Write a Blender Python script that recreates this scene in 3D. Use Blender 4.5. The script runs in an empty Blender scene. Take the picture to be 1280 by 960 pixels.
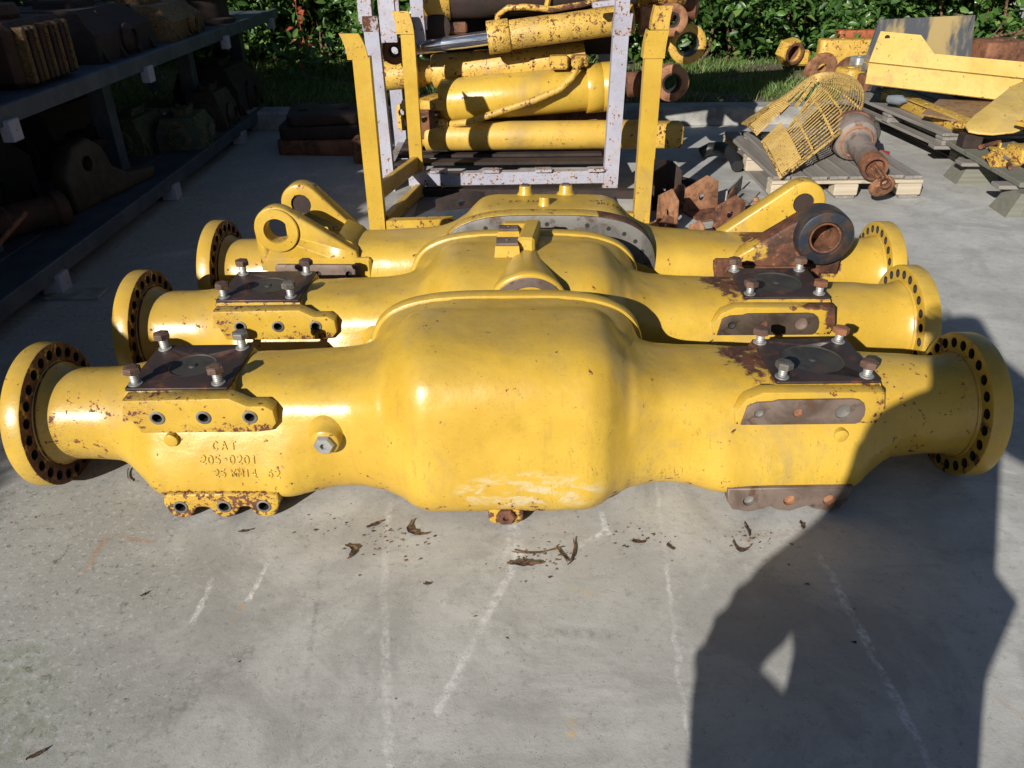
import bpy, bmesh, math, random
import numpy as np
from mathutils import Vector, Matrix, Euler, geometry, noise
from mathutils.bvhtree import BVHTree
R = math.radians
rnd = random.Random(7)
scene = bpy.context.scene
C = scene.collection

# ------------------------------------------------------------------ camera, world, sun, exposure
cam_data = bpy.data.cameras.new("camera")
cam = bpy.data.objects.new("camera", cam_data); C.objects.link(cam)
cam.location = (0, 0, 1.4)
cam_data.sensor_width = 36; cam_data.lens = 36*990/1280
cam_data.clip_start = 0.02; cam_data.clip_end = 500
# pitch 30 degrees down, tiny roll
cam.matrix_world = Matrix.Translation((0, 0, 1.4)) @ Matrix.Rotation(R(60), 4, 'X') @ Matrix.Rotation(R(-0.6), 4, 'Z')
scene.camera = cam
SUN_EL, SUN_AZ = 22.5, 29.5            # shadows run 29.5 degrees to the right of straight ahead
world = bpy.data.worlds.new("World"); scene.world = world; world.use_nodes = True
wn = world.node_tree.nodes; wl = world.node_tree.links
sky = wn.new('ShaderNodeTexSky'); sky.sky_type = 'NISHITA'; sky.sun_disc = False
sky.sun_elevation = R(SUN_EL); sky.sun_rotation = R(180+SUN_AZ)
sky.air_density = 0.8; sky.dust_density = 0.3
wl.new(sky.outputs[0], wn['Background'].inputs[0]); wn['Background'].inputs[1].default_value = 0.05
sun_data = bpy.data.lights.new("sun", 'SUN'); sun_data.energy = 5.0; sun_data.angle = R(0.53)
sun_data.color = (1.0, 0.955, 0.88)
sun = bpy.data.objects.new("sun", sun_data); C.objects.link(sun)
d = Vector((math.sin(R(SUN_AZ))*math.cos(R(SUN_EL)), math.cos(R(SUN_AZ))*math.cos(R(SUN_EL)), -math.sin(R(SUN_EL))))
sun.rotation_euler = d.to_track_quat('-Z', 'Y').to_euler()
vs = scene.view_settings
vs.view_transform = 'Standard'; vs.look = 'None'; vs.exposure = 0.55; vs.gamma = 1.0; vs.use_curve_mapping = False

# ------------------------------------------------------------------ object helpers
def tag(o, label=None, cat=None, group=None, kind=None):
    if label: o['label'] = label
    if cat: o['category'] = cat
    if group: o['group'] = group
    if kind: o['kind'] = kind
    return o
def thing(name, label, cat, loc=(0, 0, 0), rz=0, group=None):
    o = bpy.data.objects.new(name, None); C.objects.link(o)
    o.empty_display_size = 0.1
    o.location = loc; o.rotation_euler = (0, 0, rz)
    return tag(o, label, cat, group)
def frame(o, x, y=None, z=None):
    """matrix with origin o, local x, y axes (orthonormalised)"""
    x = Vector(x).normalized(); y = Vector(y)
    z = x.cross(y).normalized(); y = z.cross(x)
    m = Matrix.Identity(4)
    for i in range(3):
        m[i][0], m[i][1], m[i][2], m[i][3] = x[i], y[i], z[i], o[i]
    return m
def along(a, b):
    """frame with z running from a to b"""
    a = Vector(a); b = Vector(b); q = (b-a).to_track_quat('Z', 'Y')
    return Matrix.Translation(a) @ q.to_matrix().to_4x4()
I4 = Matrix.Identity(4)
class MB:
    def __init__(s): s.v = []; s.f = []; s.mi = []; s.cur = 0
    def add(s, vs, fs, M=I4):
        n = len(s.v)
        s.v += [tuple(M @ Vector(v)) for v in vs]
        s.f += [tuple(i+n for i in f) for f in fs]
        s.mi += [s.cur]*len(fs)
        return s
    def box(s, c, size, M=I4, b=0.004):
        h = [x/2 for x in size]; b = min(b, min(h)*.6)
        vs = []; idx = {}
        for sx in (-1, 1):
            for sy in (-1, 1):
                for sz in (-1, 1):
                    for a in range(3):
                        p = [sx*(h[0]-(0 if a == 0 else b)), sy*(h[1]-(0 if a == 1 else b)), sz*(h[2]-(0 if a == 2 else b))]
                        idx[(sx, sy, sz, a)] = len(vs); vs.append((c[0]+p[0], c[1]+p[1], c[2]+p[2]))
        fs = []
        for a in range(3):
            u, w = [(1, 2), (0, 2), (0, 1)][a]
            for sg in (-1, 1):
                q = []
                for (i, j) in ((-1, -1), (1, -1), (1, 1), (-1, 1)):
                    k = [0, 0, 0]; k[a] = sg; k[u] = i; k[w] = j; q.append(idx[(k[0], k[1], k[2], a)])
                fs.append(q)
            for i in (-1, 1):
                for j in (-1, 1):
                    k = [0, 0, 0]; k[u] = i; k[w] = j
                    k0 = list(k); k0[a] = -1; k1 = list(k); k1[a] = 1
                    fs.append([idx[(*k0, u)], idx[(*k1, u)], idx[(*k1, w)], idx[(*k0, w)]])
        for sx in (-1, 1):
            for sy in (-1, 1):
                for sz in (-1, 1): fs.append([idx[(sx, sy, sz, a)] for a in range(3)])
        return s.add(vs, fs, M)
    def lathe(s, prof, M=I4, seg=24, close=False):
        """prof: (radius, height) around local z"""
        vs = []; fs = []; rings = []
        for r, h in prof:
            if r < 1e-6: rings.append([len(vs)]); vs.append((0, 0, h))
            else:
                rings.append(list(range(len(vs), len(vs)+seg)))
                vs += [(r*math.cos(2*math.pi*k/seg), r*math.sin(2*math.pi*k/seg), h) for k in range(seg)]
        pr = list(zip(rings[:-1], rings[1:]))
        if close: pr.append((rings[-1], rings[0]))
        for a, b in pr:
            for k in range(seg):
                l = (k+1) % seg
                if len(a) == 1 and len(b) == 1: continue
                if len(a) == 1: fs.append((a[0], b[l], b[k]))
                elif len(b) == 1: fs.append((a[k], a[l], b[0]))
                else: fs.append((a[k], a[l], b[l], b[k]))
        return s.add(vs, fs, M)
    def tube(s, path, r, seg=8, M=I4, caps=True, closed=False):
        P = [Vector(p) for p in path]; n = len(P)
        rr = r if isinstance(r, (list, tuple)) else [r]*n
        vs = []; fs = []
        up = Vector((0, 0, 1)); prev = None
        for i, p in enumerate(P):
            if closed: t = P[(i+1) % n]-P[i-1]
            else: t = P[min(i+1, n-1)]-P[max(i-1, 0)]
            if t.length < 1e-9: t = Vector((0, 0, 1))
            t.normalize()
            if prev is None:
                a = t.cross(up)
                if a.length < .1: a = t.cross(Vector((1, 0, 0)))
            else: a = prev - t*prev.dot(t)
            a.normalize(); prev = a; b = t.cross(a)
            for k in range(seg):
                th = 2*math.pi*k/seg
                vs.append(p+(a*math.cos(th)+b*math.sin(th))*rr[i])
        for i in range(n if closed else n-1):
            j = (i+1) % n
            for k in range(seg):
                l = (k+1) % seg
                fs.append((i*seg+k, i*seg+l, j*seg+l, j*seg+k))
        if caps and not closed:
            fs.append(tuple(range(seg))); fs.append(tuple((n-1)*seg+k for k in range(seg)))
        return s.add(vs, fs, M)
    def prism(s, outline, holes, t, M=I4, b=0.003):
        """outline in local xy (counter clockwise), extruded 0..t along local z, holes = list of (x,y,r,seg); bevelled rim"""
        O = [Vector((p[0], p[1])) for p in outline]; n = len(O)
        area = sum(O[i].x*O[(i+1) % n].y-O[(i+1) % n].x*O[i].y for i in range(n))
        if area < 0: O.reverse()
        def inset(d):
            out = []
            for i in range(n):
                e1 = (O[i]-O[i-1]); e2 = (O[(i+1) % n]-O[i])
                if e1.length < 1e-9 or e2.length < 1e-9: out.append(O[i]); continue
                e1.normalize(); e2.normalize()
                n1 = Vector((-e1.y, e1.x)); n2 = Vector((-e2.y, e2.x)); m = n1+n2
                if m.length < .2: m = n1
                m.normalize(); k = max(.5, m.dot(n1)); out.append(O[i]+m*(d/k))
            return out
        IN = inset(b) if b > 0 else O
        pts = list(IN); edges = [(i, (i+1) % n) for i in range(n)]; hs = []
        for (hx, hy, hr, sg) in holes:
            k0 = len(pts); hs.append((k0, sg))
            pts += [Vector((hx+hr*math.cos(2*math.pi*k/sg), hy+hr*math.sin(2*math.pi*k/sg))) for k in range(sg)]
            edges += [(k0+k, k0+(k+1) % sg) for k in range(sg)]
        r = geometry.delaunay_2d_cdt(pts, edges, [], 1 if not holes else 0, 1e-7)
        vco, tris = r[0], r[2]
        def inside(p, poly):
            c = False; m = len(poly); j = m-1
            for i in range(m):
                if (poly[i].y > p.y) != (poly[j].y > p.y) and p.x < (poly[j].x-poly[i].x)*(p.y-poly[i].y)/(poly[j].y-poly[i].y)+poly[i].x: c = not c
                j = i
            return c
        T = []
        for f in tris:
            c = sum((vco[i] for i in f), Vector((0, 0)))/len(f)
            if not inside(c, IN): continue
            if any((c.x-hx)**2+(c.y-hy)**2 < (hr*math.cos(math.pi/sg))**2*.98 for hx, hy, hr, sg in holes): continue
            T.append(f)
        nv = len(vco)
        vs = [(v.x, v.y, 0) for v in vco]+[(v.x, v.y, t) for v in vco]
        fs = [tuple(f) for f in T]+[tuple(i+nv for i in reversed(f)) for f in T]
        # map of original points to cdt points
        orig = {}
        for j, l in enumerate(r[3]):
            for i in l: orig[i] = j
        def wall(loop):
            m = len(loop)
            for k in range(m):
                a, c2 = orig[loop[k]], orig[loop[(k+1) % m]]
                fs.append((a, c2, c2+nv, a+nv))
        for k0, sg in hs: wall([k0+k for k in range(sg)])
        if b > 0:
            k0 = len(vs); L = [(b*.3, O2) for O2 in ()]
            rings = [inset(b*.3), O, O, inset(b*.3)]; hz = [b*.3, b, t-b, t-b*.3]
            for rg, z in zip(rings, hz): vs += [(p.x, p.y, z) for p in rg]
            for k in range(n):
                l = (k+1) % n
                fs.append((orig[k], orig[l], k0+l, k0+k))
                for q in range(3): fs.append((k0+q*n+k, k0+q*n+l, k0+(q+1)*n+l, k0+(q+1)*n+k))
                fs.append((k0+3*n+k, k0+3*n+l, orig[l]+nv, orig[k]+nv))
        else: wall(list(range(n)))
        return s.add(vs, fs, M)
    def loft(s, rings, caps=True, M=I4):
        n = len(rings[0]); vs = [p for r in rings for p in r]; fs = []
        for i in range(len(rings)-1):
            for k in range(n):
                l = (k+1) % n; fs.append((i*n+k, i*n+l, (i+1)*n+l, (i+1)*n+k))
        if caps: fs.append(tuple(range(n))); fs.append(tuple((len(rings)-1)*n+k for k in range(n)))
        return s.add(vs, fs, M)
    def build(s, name, mat, parent=None, smooth=35, attrs=None, label=None, kind=None, jitter=0):
        me = bpy.data.meshes.new(name)
        v = s.v
        if jitter: v = [(a+rnd.uniform(-jitter, jitter), b+rnd.uniform(-jitter, jitter), c+rnd.uniform(-jitter, jitter)) for a, b, c in v]
        me.from_pydata(v, [], s.f)
        bm = bmesh.new(); bm.from_mesh(me); bmesh.ops.recalc_face_normals(bm, faces=bm.faces); bm.to_mesh(me); bm.free()
        mats = mat if isinstance(mat, (list, tuple)) else [mat]
        for m in mats: me.materials.append(m)
        if len(mats) > 1:
            me.polygons.foreach_set('material_index', s.mi)
        if smooth is not None:
            me.polygons.foreach_set('use_smooth', [True]*len(me.polygons))
            if smooth < 180: me.set_sharp_from_angle(angle=R(smooth))
        if attrs:
            for an, fn in attrs.items():
                a = me.attributes.new(an, 'FLOAT', 'POINT')
                a.data.foreach_set('value', [float(max(0, min(1, fn(*q)))) for q in v])
        me.update()
        o = bpy.data.objects.new(name, me); C.objects.link(o)
        if parent: o.parent = parent
        if label: o['label'] = label
        if kind: o['kind'] = kind
        return o
def share(o, parent, M=None, name=None):
    c = o.copy(); C.objects.link(c); c.parent = parent
    if M is not None: c.matrix_local = M
    for ch in [x for x in o.children]: share(ch, c)
    return c
def circle(cx, cy, r, n=32, a0=0, a1=360):
    m = n if a1-a0 >= 360 else n-1
    return [(cx+r*math.cos(R(a0+(a1-a0)*k/m)), cy+r*math.sin(R(a0+(a1-a0)*k/m))) for k in range(n)]
def rrect(x0, y0, x1, y1, r, n=6):
    o = []
    for cx, cy, a in ((x1-r, y0+r, -90), (x1-r, y1-r, 0), (x0+r, y1-r, 90), (x0+r, y0+r, 180)):
        o += [(cx+r*math.cos(R(a+90*k/n)), cy+r*math.sin(R(a+90*k/n))) for k in range(n+1)]
    return o

# ------------------------------------------------------------------ materials
class NT:
    def __init__(s, name):
        s.m = bpy.data.materials.new(name); s.m.use_nodes = True
        s.n = s.m.node_tree.nodes; s.l = s.m.node_tree.links; s.b = s.n['Principled BSDF']
        s.tc = s.n.new('ShaderNodeTexCoord')
    def link(s, a, b): s.l.new(a, b)
    def val(s, x, inp):
        if isinstance(x, (int, float)): inp.default_value = x
        elif isinstance(x, tuple): inp.default_value = (*x, 1) if len(x) == 3 and inp.type == 'RGBA' else x
        else: s.link(x, inp)
    def noise(s, scale, detail=6, rough=.55, vec=None, dist=0, stretch=None):
        n = s.n.new('ShaderNodeTexNoise'); n.inputs['Scale'].default_value = scale
        n.inputs['Detail'].default_value = detail; n.inputs['Roughness'].default_value = rough; n.inputs['Distortion'].default_value = dist
        v = vec or s.tc.outputs['Object']
        if stretch:
            mp = s.n.new('ShaderNodeMapping'); mp.inputs['Scale'].default_value = stretch; s.link(v, mp.inputs[0]); v = mp.outputs[0]
        s.link(v, n.inputs['Vector']); return n.outputs[0]
    def voro(s, scale, feature='F1', vec=None):
        n = s.n.new('ShaderNodeTexVoronoi'); n.inputs['Scale'].default_value = scale; n.feature = feature
        s.link(vec or s.tc.outputs['Object'], n.inputs['Vector']); return n.outputs[0]
    def math(s, op, a, b=0, c=0, clamp=False):
        n = s.n.new('ShaderNodeMath'); n.operation = op; n.use_clamp = clamp
        s.val(a, n.inputs[0]); s.val(b, n.inputs[1]); s.val(c, n.inputs[2]); return n.outputs[0]
    def step(s, x, lo, hi, a=0., b=1.):
        n = s.n.new('ShaderNodeMapRange'); n.interpolation_type = 'SMOOTHSTEP'
        s.val(x, n.inputs[0])
        s.val(lo, n.inputs[1]); s.val(hi, n.inputs[2]); s.val(a, n.inputs[3]); s.val(b, n.inputs[4]); return n.outputs[0]
    def mix(s, f, a, b):
        n = s.n.new('ShaderNodeMix'); n.data_type = 'RGBA'
        s.val(f, n.inputs[0]); s.val(a, n.inputs[6]); s.val(b, n.inputs[7]); return n.outputs[2]
    def attr(s, name):
        n = s.n.new('ShaderNodeAttribute'); n.attribute_name = name; return n.outputs['Fac']
    def bump(s, h, strength=.3, dist=.003, prev=None):
        n = s.n.new('ShaderNodeBump'); n.inputs['Strength'].default_value = strength; n.inputs['Distance'].default_value = dist
        s.link(h, n.inputs['Height'])
        if prev: s.link(prev, n.inputs['Normal'])
        return n.outputs[0]
    def out(s, col, rough=.5, metal=0., normal=None, **kw):
        s.val(col, s.b.inputs['Base Color']); s.val(rough, s.b.inputs['Roughness']); s.val(metal, s.b.inputs['Metallic'])
        if normal: s.link(normal, s.b.inputs['Normal'])
        for k, v in kw.items(): s.val(v, s.b.inputs[k.replace('_', ' ')])
        return s.m
def rust_colour(t, dark=(.035, .014, .008), mid=(.10, .035, .015), light=(.22, .085, .03)):
    n = t.noise(22, 8, .65); k = t.mix(t.step(n, .35, .6), dark, mid)
    n2 = t.noise(60, 5, .6); return t.mix(t.step(n2, .55, .75), k, light)
def paint(name, a, b, wear=.0, rough=.25, chip=21, grime=.5, fade=None):
    t = NT(name)
    base = t.mix(t.step(t.noise(3.5, 5, .6), .35, .65), a, b)
    gr = t.math('MULTIPLY', t.step(t.noise(9, 8, .7), .5, .8), grime)
    base = t.mix(gr, base, tuple(x*.55 for x in a))
    sp = t.step(t.noise(140, 3, .6), .62, .72)                      # tiny specks of dirt
    base = t.mix(t.math('MULTIPLY', sp, .35), base, (.12, .07, .03))
    # settled dust on upward faces, broken up by noise
    geo = t.n.new('ShaderNodeNewGeometry'); sn = t.n.new('ShaderNodeSeparateXYZ'); t.link(geo.outputs['Normal'], sn.inputs[0])
    du = t.math('MULTIPLY', t.step(sn.outputs[2], .45, .95), t.step(t.noise(4.5, 8, .68, dist=.6), .38, .62))
    base = t.mix(t.math('MULTIPLY', du, .34), base, (.27, .20, .075))
    run = t.step(t.noise(7, 6, .65, stretch=(5, 5, .6)), .55, .72)
    base = t.mix(t.math('MULTIPLY', run, .26), base, (.30, .16, .04))
    smu = t.step(t.noise(2.2, 9, .72, dist=.8), .54, .68); base = t.mix(t.math('MULTIPLY', smu, .42), base, (.26, .19, .09))
    sc = t.math('MULTIPLY', t.step(t.noise(13, 9, .78, stretch=(1, 1, 2.6), dist=.7), .46, .62), t.step(t.attr('scuff'), .05, .8, 0, .75))
    base = t.mix(sc, base, (.47, .42, .29))
    n1 = t.noise(chip, 10, .68); n2 = t.noise(chip*3.3, 6, .6)
    n = t.math('ADD', t.math('MULTIPLY', n1, .5), t.math('MULTIPLY', n2, .5))
    w = t.math('ADD', t.attr('wear'), wear)
    th = t.math('SUBTRACT', .634, t.math('MULTIPLY', t.math('MINIMUM', w, 1.0), .125))
    chips = t.step(n, th, t.math('ADD', th, .018))
    # thin scratches: stretched noise
    scr = t.noise(5, 3, .5, stretch=(9, 9, 60), dist=.4)
    scr = t.math('MULTIPLY', t.step(t.math('ABSOLUTE', t.math('SUBTRACT', scr, .5)), .012, .0), t.step(t.math('MULTIPLY', w, t.noise(6, 2)), .18, .34))
    s2 = t.noise(3.2, 4, .6, stretch=(10, 3, 1.6), dist=1.5)
    scr2 = t.math('MULTIPLY', t.step(t.math('ABSOLUTE', t.math('SUBTRACT', s2, .5)), .006, .0), t.step(t.noise(3.5, 5, .7), .56, .62))
    chips = t.math('MAXIMUM', chips, t.math('MAXIMUM', scr, t.math('MULTIPLY', scr2, .8)))
    ru = t.attr('rust')
    rm = t.step(t.math('ADD', ru, t.math('MULTIPLY', t.math('SUBTRACT', n1, .5), .9)), .46, .56)
    m = t.math('MAXIMUM', chips, t.math('MULTIPLY', rm, t.step(ru, .02, .1)))
    halo = t.math('MULTIPLY', t.step(n, t.math('SUBTRACT', th, .04), th), .5)
    base = t.mix(halo, base, (.42, .20, .04))
    col = t.mix(m, base, rust_colour(t))
    h = t.math('SUBTRACT', t.math('MULTIPLY', t.noise(26, 5, .55), .5), t.math('MULTIPLY', m, .5))
    nr = t.bump(t.noise(9, 5, .6), .18, .012); nr = t.bump(h, .34, .005, nr)
    nr = t.bump(t.noise(190, 3, .5), .20, .001, nr)
    rg = t.math('ADD', t.math('MULTIPLY', m, .4), t.math('ADD', rough, t.math('MULTIPLY', t.noise(12, 4), .14)))
    return t.out(col, rg, 0., nr)
YA, YB = (.418, .257, .029), (.488, .315, .041)
YEL = paint('yellow_enamel', YA, YB)
YEL2 = paint('yellow_enamel_worn', (.44, .27, .04), (.52, .33, .055), wear=.12, rough=.42, grime=.8)
YEL3 = paint('yellow_enamel_scabbed', (.46, .29, .045), (.54, .35, .07), wear=.72, rough=.42, grime=.8, chip=30)
YGUARD = paint('yellow_wire_faded', (.46, .30, .08), (.56, .39, .13), wear=.45, rough=.55, grime=.9, chip=34)
YPLATE = paint('yellow_sheet_faded', (.50, .34, .085), (.56, .39, .12), wear=.12, rough=.5, grime=.5)
GREYP = paint('grey_lilac_paint', (.27, .27, .33), (.33, .33, .39), wear=.25, rough=.5, grime=.5)
t = NT('oiled_slate_metal'); DARKBLUE = t.out(t.mix(t.step(t.noise(14, 8, .7), .45, .60), (.018, .024, .034), (.06, .034, .022)), t.math('MULTIPLY_ADD', t.noise(20, 5), .4, .22), .2, t.bump(t.noise(60, 6), .2, .002))
GREENP = paint('dull_green_paint', (.018, .04, .024), (.03, .06, .035), wear=.5, rough=.6)
def rusty(name, dark, mid, light, rough=.8, bumpy=.5):
    t = NT(name); c = rust_colour(t, dark, mid, light)
    big = t.step(t.noise(5, 6, .6), .4, .65); c = t.mix(t.math('MULTIPLY', big, .6), c, light)
    return t.out(c, rough, .0, t.bump(t.noise(45, 8, .65), bumpy, .004))
RUST = rusty('rust_metal', (.035, .014, .008), (.12, .045, .02), (.26, .11, .05))
RUSTL = rusty('rust_light', (.10, .04, .02), (.25, .11, .05), (.36, .19, .10))
RUSTD = rusty('rust_dark', (.010, .006, .005), (.020, .010, .008), (.038, .020, .013))
def steel(name, a, b, c, rough=.55, metal=.35):
    t = NT(name); n = t.noise(7, 8, .65, dist=.6); k = t.mix(t.step(n, .35, .55), a, b)
    k = t.mix(t.step(t.noise(16, 8, .7), .52, .66), k, c)
    return t.out(k, t.math('ADD', rough, t.math('MULTIPLY', t.noise(30, 4), .2)), metal, t.bump(t.noise(60, 6, .6), .25, .002))
PADTOP = steel('oily_pad_steel', (.026, .018, .017), (.052, .034, .030), (.13, .052, .028), .38)
PADDISC = steel('dark_bore_steel', (.035, .034, .030), (.065, .060, .050), (.08, .055, .04), .42)
BARE = steel('bare_brown_steel', (.10, .07, .055), (.17, .125, .10), (.09, .05, .03), .5, .3)
MACH = steel('machined_grey_steel', (.10, .092, .082), (.17, .158, .142), (.075, .048, .032), .5, .4)
GALV = steel('zinc_steel', (.30, .30, .29), (.42, .41, .39), (.22, .19, .15), .42, .6)
BLACKHOLE = steel('hole_shade_black', (.012, .010, .009), (.02, .016, .013), (.035, .02, .012), .6, .1)  # near-black puts the shade inside deep holes into the colour
t = NT('hydraulic_chrome'); CHROME = t.out(t.mix(t.step(t.noise(9, 4, .6, stretch=(1, 8, 8)), .4, .7), (.62, .64, .72), (.35, .37, .45)), .16, .95)
def wood(name, a, b, c, axis=1):
    t = NT(name); st = [14, 14, 14]; st[axis] = .7
    n = t.noise(3, 8, .65, stretch=tuple(st), dist=.3)
    k = t.mix(t.step(n, .35, .62), a, b)
    rn = t.n.new('ShaderNodeObjectInfo').outputs['Random']
    k = t.mix(t.math('MULTIPLY', rn, .5), k, c)
    k = t.mix(t.step(t.noise(6, 8, .7), .58, .75), k, tuple(x*.45 for x in a))
    return t.out(k, .85, 0, t.bump(n, .5, .004))
WOODG = wood('weathered_grey_wood', (.13, .115, .10), (.22, .20, .175), (.17, .16, .15))
WOODX = wood('weathered_grey_wood_crosswise', (.13, .115, .10), (.22, .20, .175), (.17, .16, .15), 0)
WOODL = wood('pale_pallet_wood', (.34, .28, .20), (.46, .39, .29), (.3, .25, .19), 0)
WOODGR = wood('green_grey_timber', (.10, .10, .075), (.16, .155, .115), (.13, .13, .11), 0)
t = NT('bark'); BARK = t.out(t.mix(t.step(t.noise(60, 6), .4, .6), (.035, .018, .010), (.16, .085, .045)), .9, 0, t.bump(t.noise(120, 5), .5, .002))
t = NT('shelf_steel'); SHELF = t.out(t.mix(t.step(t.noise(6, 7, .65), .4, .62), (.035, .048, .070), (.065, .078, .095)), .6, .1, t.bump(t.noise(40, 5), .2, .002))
t = NT('black_rubber'); RUBBER = t.out((.012, .012, .013), .5, 0, t.bump(t.noise(40, 5), .2, .002))
t = NT('hazy_plastic'); PLAST = t.out((.22, .25, .28), .25, 0, None, Transmission_Weight=.4)
t = NT('red_plastic'); REDP = t.out((.25, .025, .02), .5)
t = NT('orange_paint'); ORANGE = t.out(t.mix(t.step(t.noise(30, 5), .5, .6), (.30, .08, .025), (.18, .05, .02)), .6)
t = NT('black_scuffed_sheet')
fade = t.step(t.noise(2.2, 5, .6, stretch=(2.6, 2.6, .9)), .44, .6)
SCUFFED = t.out(t.mix(fade, (.055, .06, .07), (.30, .22, .09)), .55, 0, t.bump(t.noise(30, 5), .15, .002))

# ------------------------------------------------------------------ ground
def make_concrete():
    t = NT('yard_concrete')
    P = t.tc.outputs['Object']
    big = t.noise(.9, 6, .6); med = t.noise(5, 8, .62); fine = t.noise(70, 6, .7); grit = t.noise(240, 3, .6)
    col = t.mix(t.step(med, .3, .7), (.36, .355, .335), (.47, .465, .44))
    col = t.mix(t.step(big, .42, .62, 0, .6), col, (.33, .32, .295))
    sep = t.n.new('ShaderNodeSeparateXYZ'); t.link(P, sep.inputs[0]); X, Y = sep.outputs[0], sep.outputs[1]
    # darker, dirtier concrete at the left with moss at the near corner
    left = t.step(t.math('ADD', X, t.math('MULTIPLY', t.math('SUBTRACT', med, .5), .9)), -.45, -1.0)
    col = t.mix(t.math('MULTIPLY', left, .5), col, (.20, .20, .18))
    speck = t.step(fine, .54, .64); col = t.mix(t.math('MULTIPLY', speck, t.math('MULTIPLY_ADD', left, .45, .12)), col, (.52, .51, .48))
    dk = t.step(t.noise(38, 9, .82), .535, .62); col = t.mix(t.math('MULTIPLY', dk, t.math('MULTIPLY_ADD', left, .5, .34)), col, (.10, .095, .08))
    streak = t.step(t.noise(2.6, 7, .66, stretch=(1, .35, 1), dist=.8), .56, .72); col = t.mix(t.math('MULTIPLY', streak, .45), col, (.24, .235, .215))
    pale = t.step(t.noise(1.7, 7, .66, dist=.5), .56, .7); col = t.mix(t.math('MULTIPLY', pale, .5), col, (.52, .50, .46))
    mot = t.noise(2.4, 10, .74, dist=.9); col = t.mix(t.math('MULTIPLY', t.step(mot, .46, .60), .55), col, (.255, .25, .235)); agg = t.voro(260); col = t.mix(t.math('MULTIPLY', t.step(agg, .32, .10), .22), col, (.17, .165, .155)); oil = t.step(t.noise(1.5, 8, .7, dist=1.2), .60, .70); col = t.mix(t.math('MULTIPLY', oil, .30), col, (.16, .155, .145))
    gr1 = t.step(t.noise(120, 8, .9), .60, .68); col = t.mix(t.math('MULTIPLY', gr1, .5), col, (.13, .125, .115)); gr2 = t.step(t.noise(150, 7, .9), .62, .70); col = t.mix(t.math('MULTIPLY', gr2, .35), col, (.62, .61, .58))
    # trowelled sweep marks
    sw = t.noise(10, 5, .6, stretch=(.35, 2.4, 1), dist=1.2); col = t.mix(t.math('MULTIPLY', t.step(sw, .5, .68), .22), col, (.28, .275, .255))
    pits = t.step(t.voro(130), .16, .08); pmask = t.math('MULTIPLY', pits, t.step(t.noise(14, 4), .5, .6))
    col = t.mix(pmask, col, (.07, .065, .055))
    wob = t.n.new('ShaderNodeTexNoise'); wob.inputs['Scale'].default_value = 16; wob.inputs['Detail'].default_value = 5
    t.link(P, wob.inputs['Vector'])
    vm = t.n.new('ShaderNodeVectorMath'); vm.operation = 'MULTIPLY_ADD'; t.link(wob.outputs['Color'], vm.inputs[0]); vm.inputs[1].default_value = (.03, .03, 0); t.link(P, vm.inputs[2])
    Pw = vm.outputs[0]
    def seg(a, b):
        a = Vector((a[0]+.015, a[1]+.015, 0)); b = Vector((b[0]+.015, b[1]+.015, 0)); ab = b-a
        s1 = t.n.new('ShaderNodeVectorMath'); s1.operation = 'SUBTRACT'; t.link(Pw, s1.inputs[0]); s1.inputs[1].default_value = a
        dt = t.n.new('ShaderNodeVectorMath'); dt.operation = 'DOT_PRODUCT'; t.link(s1.outputs[0], dt.inputs[0]); dt.inputs[1].default_value = ab/ab.length_squared
        h = t.math('ADD', dt.outputs['Value'], 0, clamp=True)
        sc = t.n.new('ShaderNodeVectorMath'); sc.operation = 'SCALE'; sc.inputs[0].default_value = ab; t.link(h, sc.inputs['Scale'])
        df = t.n.new('ShaderNodeVectorMath'); df.operation = 'DISTANCE'; t.link(s1.outputs[0], df.inputs[0]); t.link(sc.outputs[0], df.inputs[1])
        return df.outputs['Value']
    patch = t.math('MULTIPLY', t.step(t.noise(60, 7, .75), .38, .62), t.step(t.noise(9, 5, .7), .36, .60, .25, 1.))
    def stroke(pts, w, colr, amt, base):
        ds = [seg(a, b) for a, b in zip(pts[:-1], pts[1:])]
        dd = ds[0]
        for x in ds[1:]: dd = t.math('MINIMUM', dd, x)
        m = t.math('MULTIPLY', t.step(dd, w, w*.3), t.math('MULTIPLY', patch, amt))
        return t.mix(m, base, colr)
    W = (.74, .73, .72)
    col = stroke([(.42, 1.9), (.27, .2)], .008, W, .42, col)
    col = stroke([(-.35, 1.78), (-.32, 1.44), (-.29, 1.24), (-.22, .8)], .013, (.62, .61, .59), .6, col)
    col = stroke([(.02, 1.56), (-.04, 1.4), (-.16, 1.08)], .015, W, .6, col)
    col = stroke([(.78, 1.54), (.79, 1.3), (.79, 1.1), (.80, .85)], .014, (.70, .70, .72), .85, col)
    col = stroke([(0, 1.74), (0, 1.56)], .033, W, .7, col)
    col = stroke([(-.63, 1.53), (-.64, 1.4)], .010, W, .8, col)
    col = stroke([(-.75, 1.47), (-.75, 1.33)], .009, W, .7, col)
    col = stroke([(.17, 1.58), (.25, 1.63), (.24, 1.71)], .014, W, .7, col)
    col = stroke([(-1.08, 1.5), (-1.09, 1.64), (-.96, 1.61)], .013, (.34, .17, .07), .7, col)
    col = stroke([(-.65, 1.385), (-.66, 1.34)], .010, (.42, .24, .10), .7, col)
    col = stroke([(.11, 1.06), (.112, 1.02)], .012, (.55, .36, .09), .8, col)
    col = stroke([(.14, 1.42), (.19, 1.41)], .020, (.45, .36, .2), .5, col)
    col = stroke([(-.49, 1.53), (-.36, .4)], .008, (.14, .13, .12), .5, col)
    col = stroke([(-.05, 1.29), (.22, 1.28)], .022, (.15, .14, .13), .45, col)
    col = stroke([(-.60, 1.23), (-.74, 1.04)], .035, (.13, .13, .12), .55, col)
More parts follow.
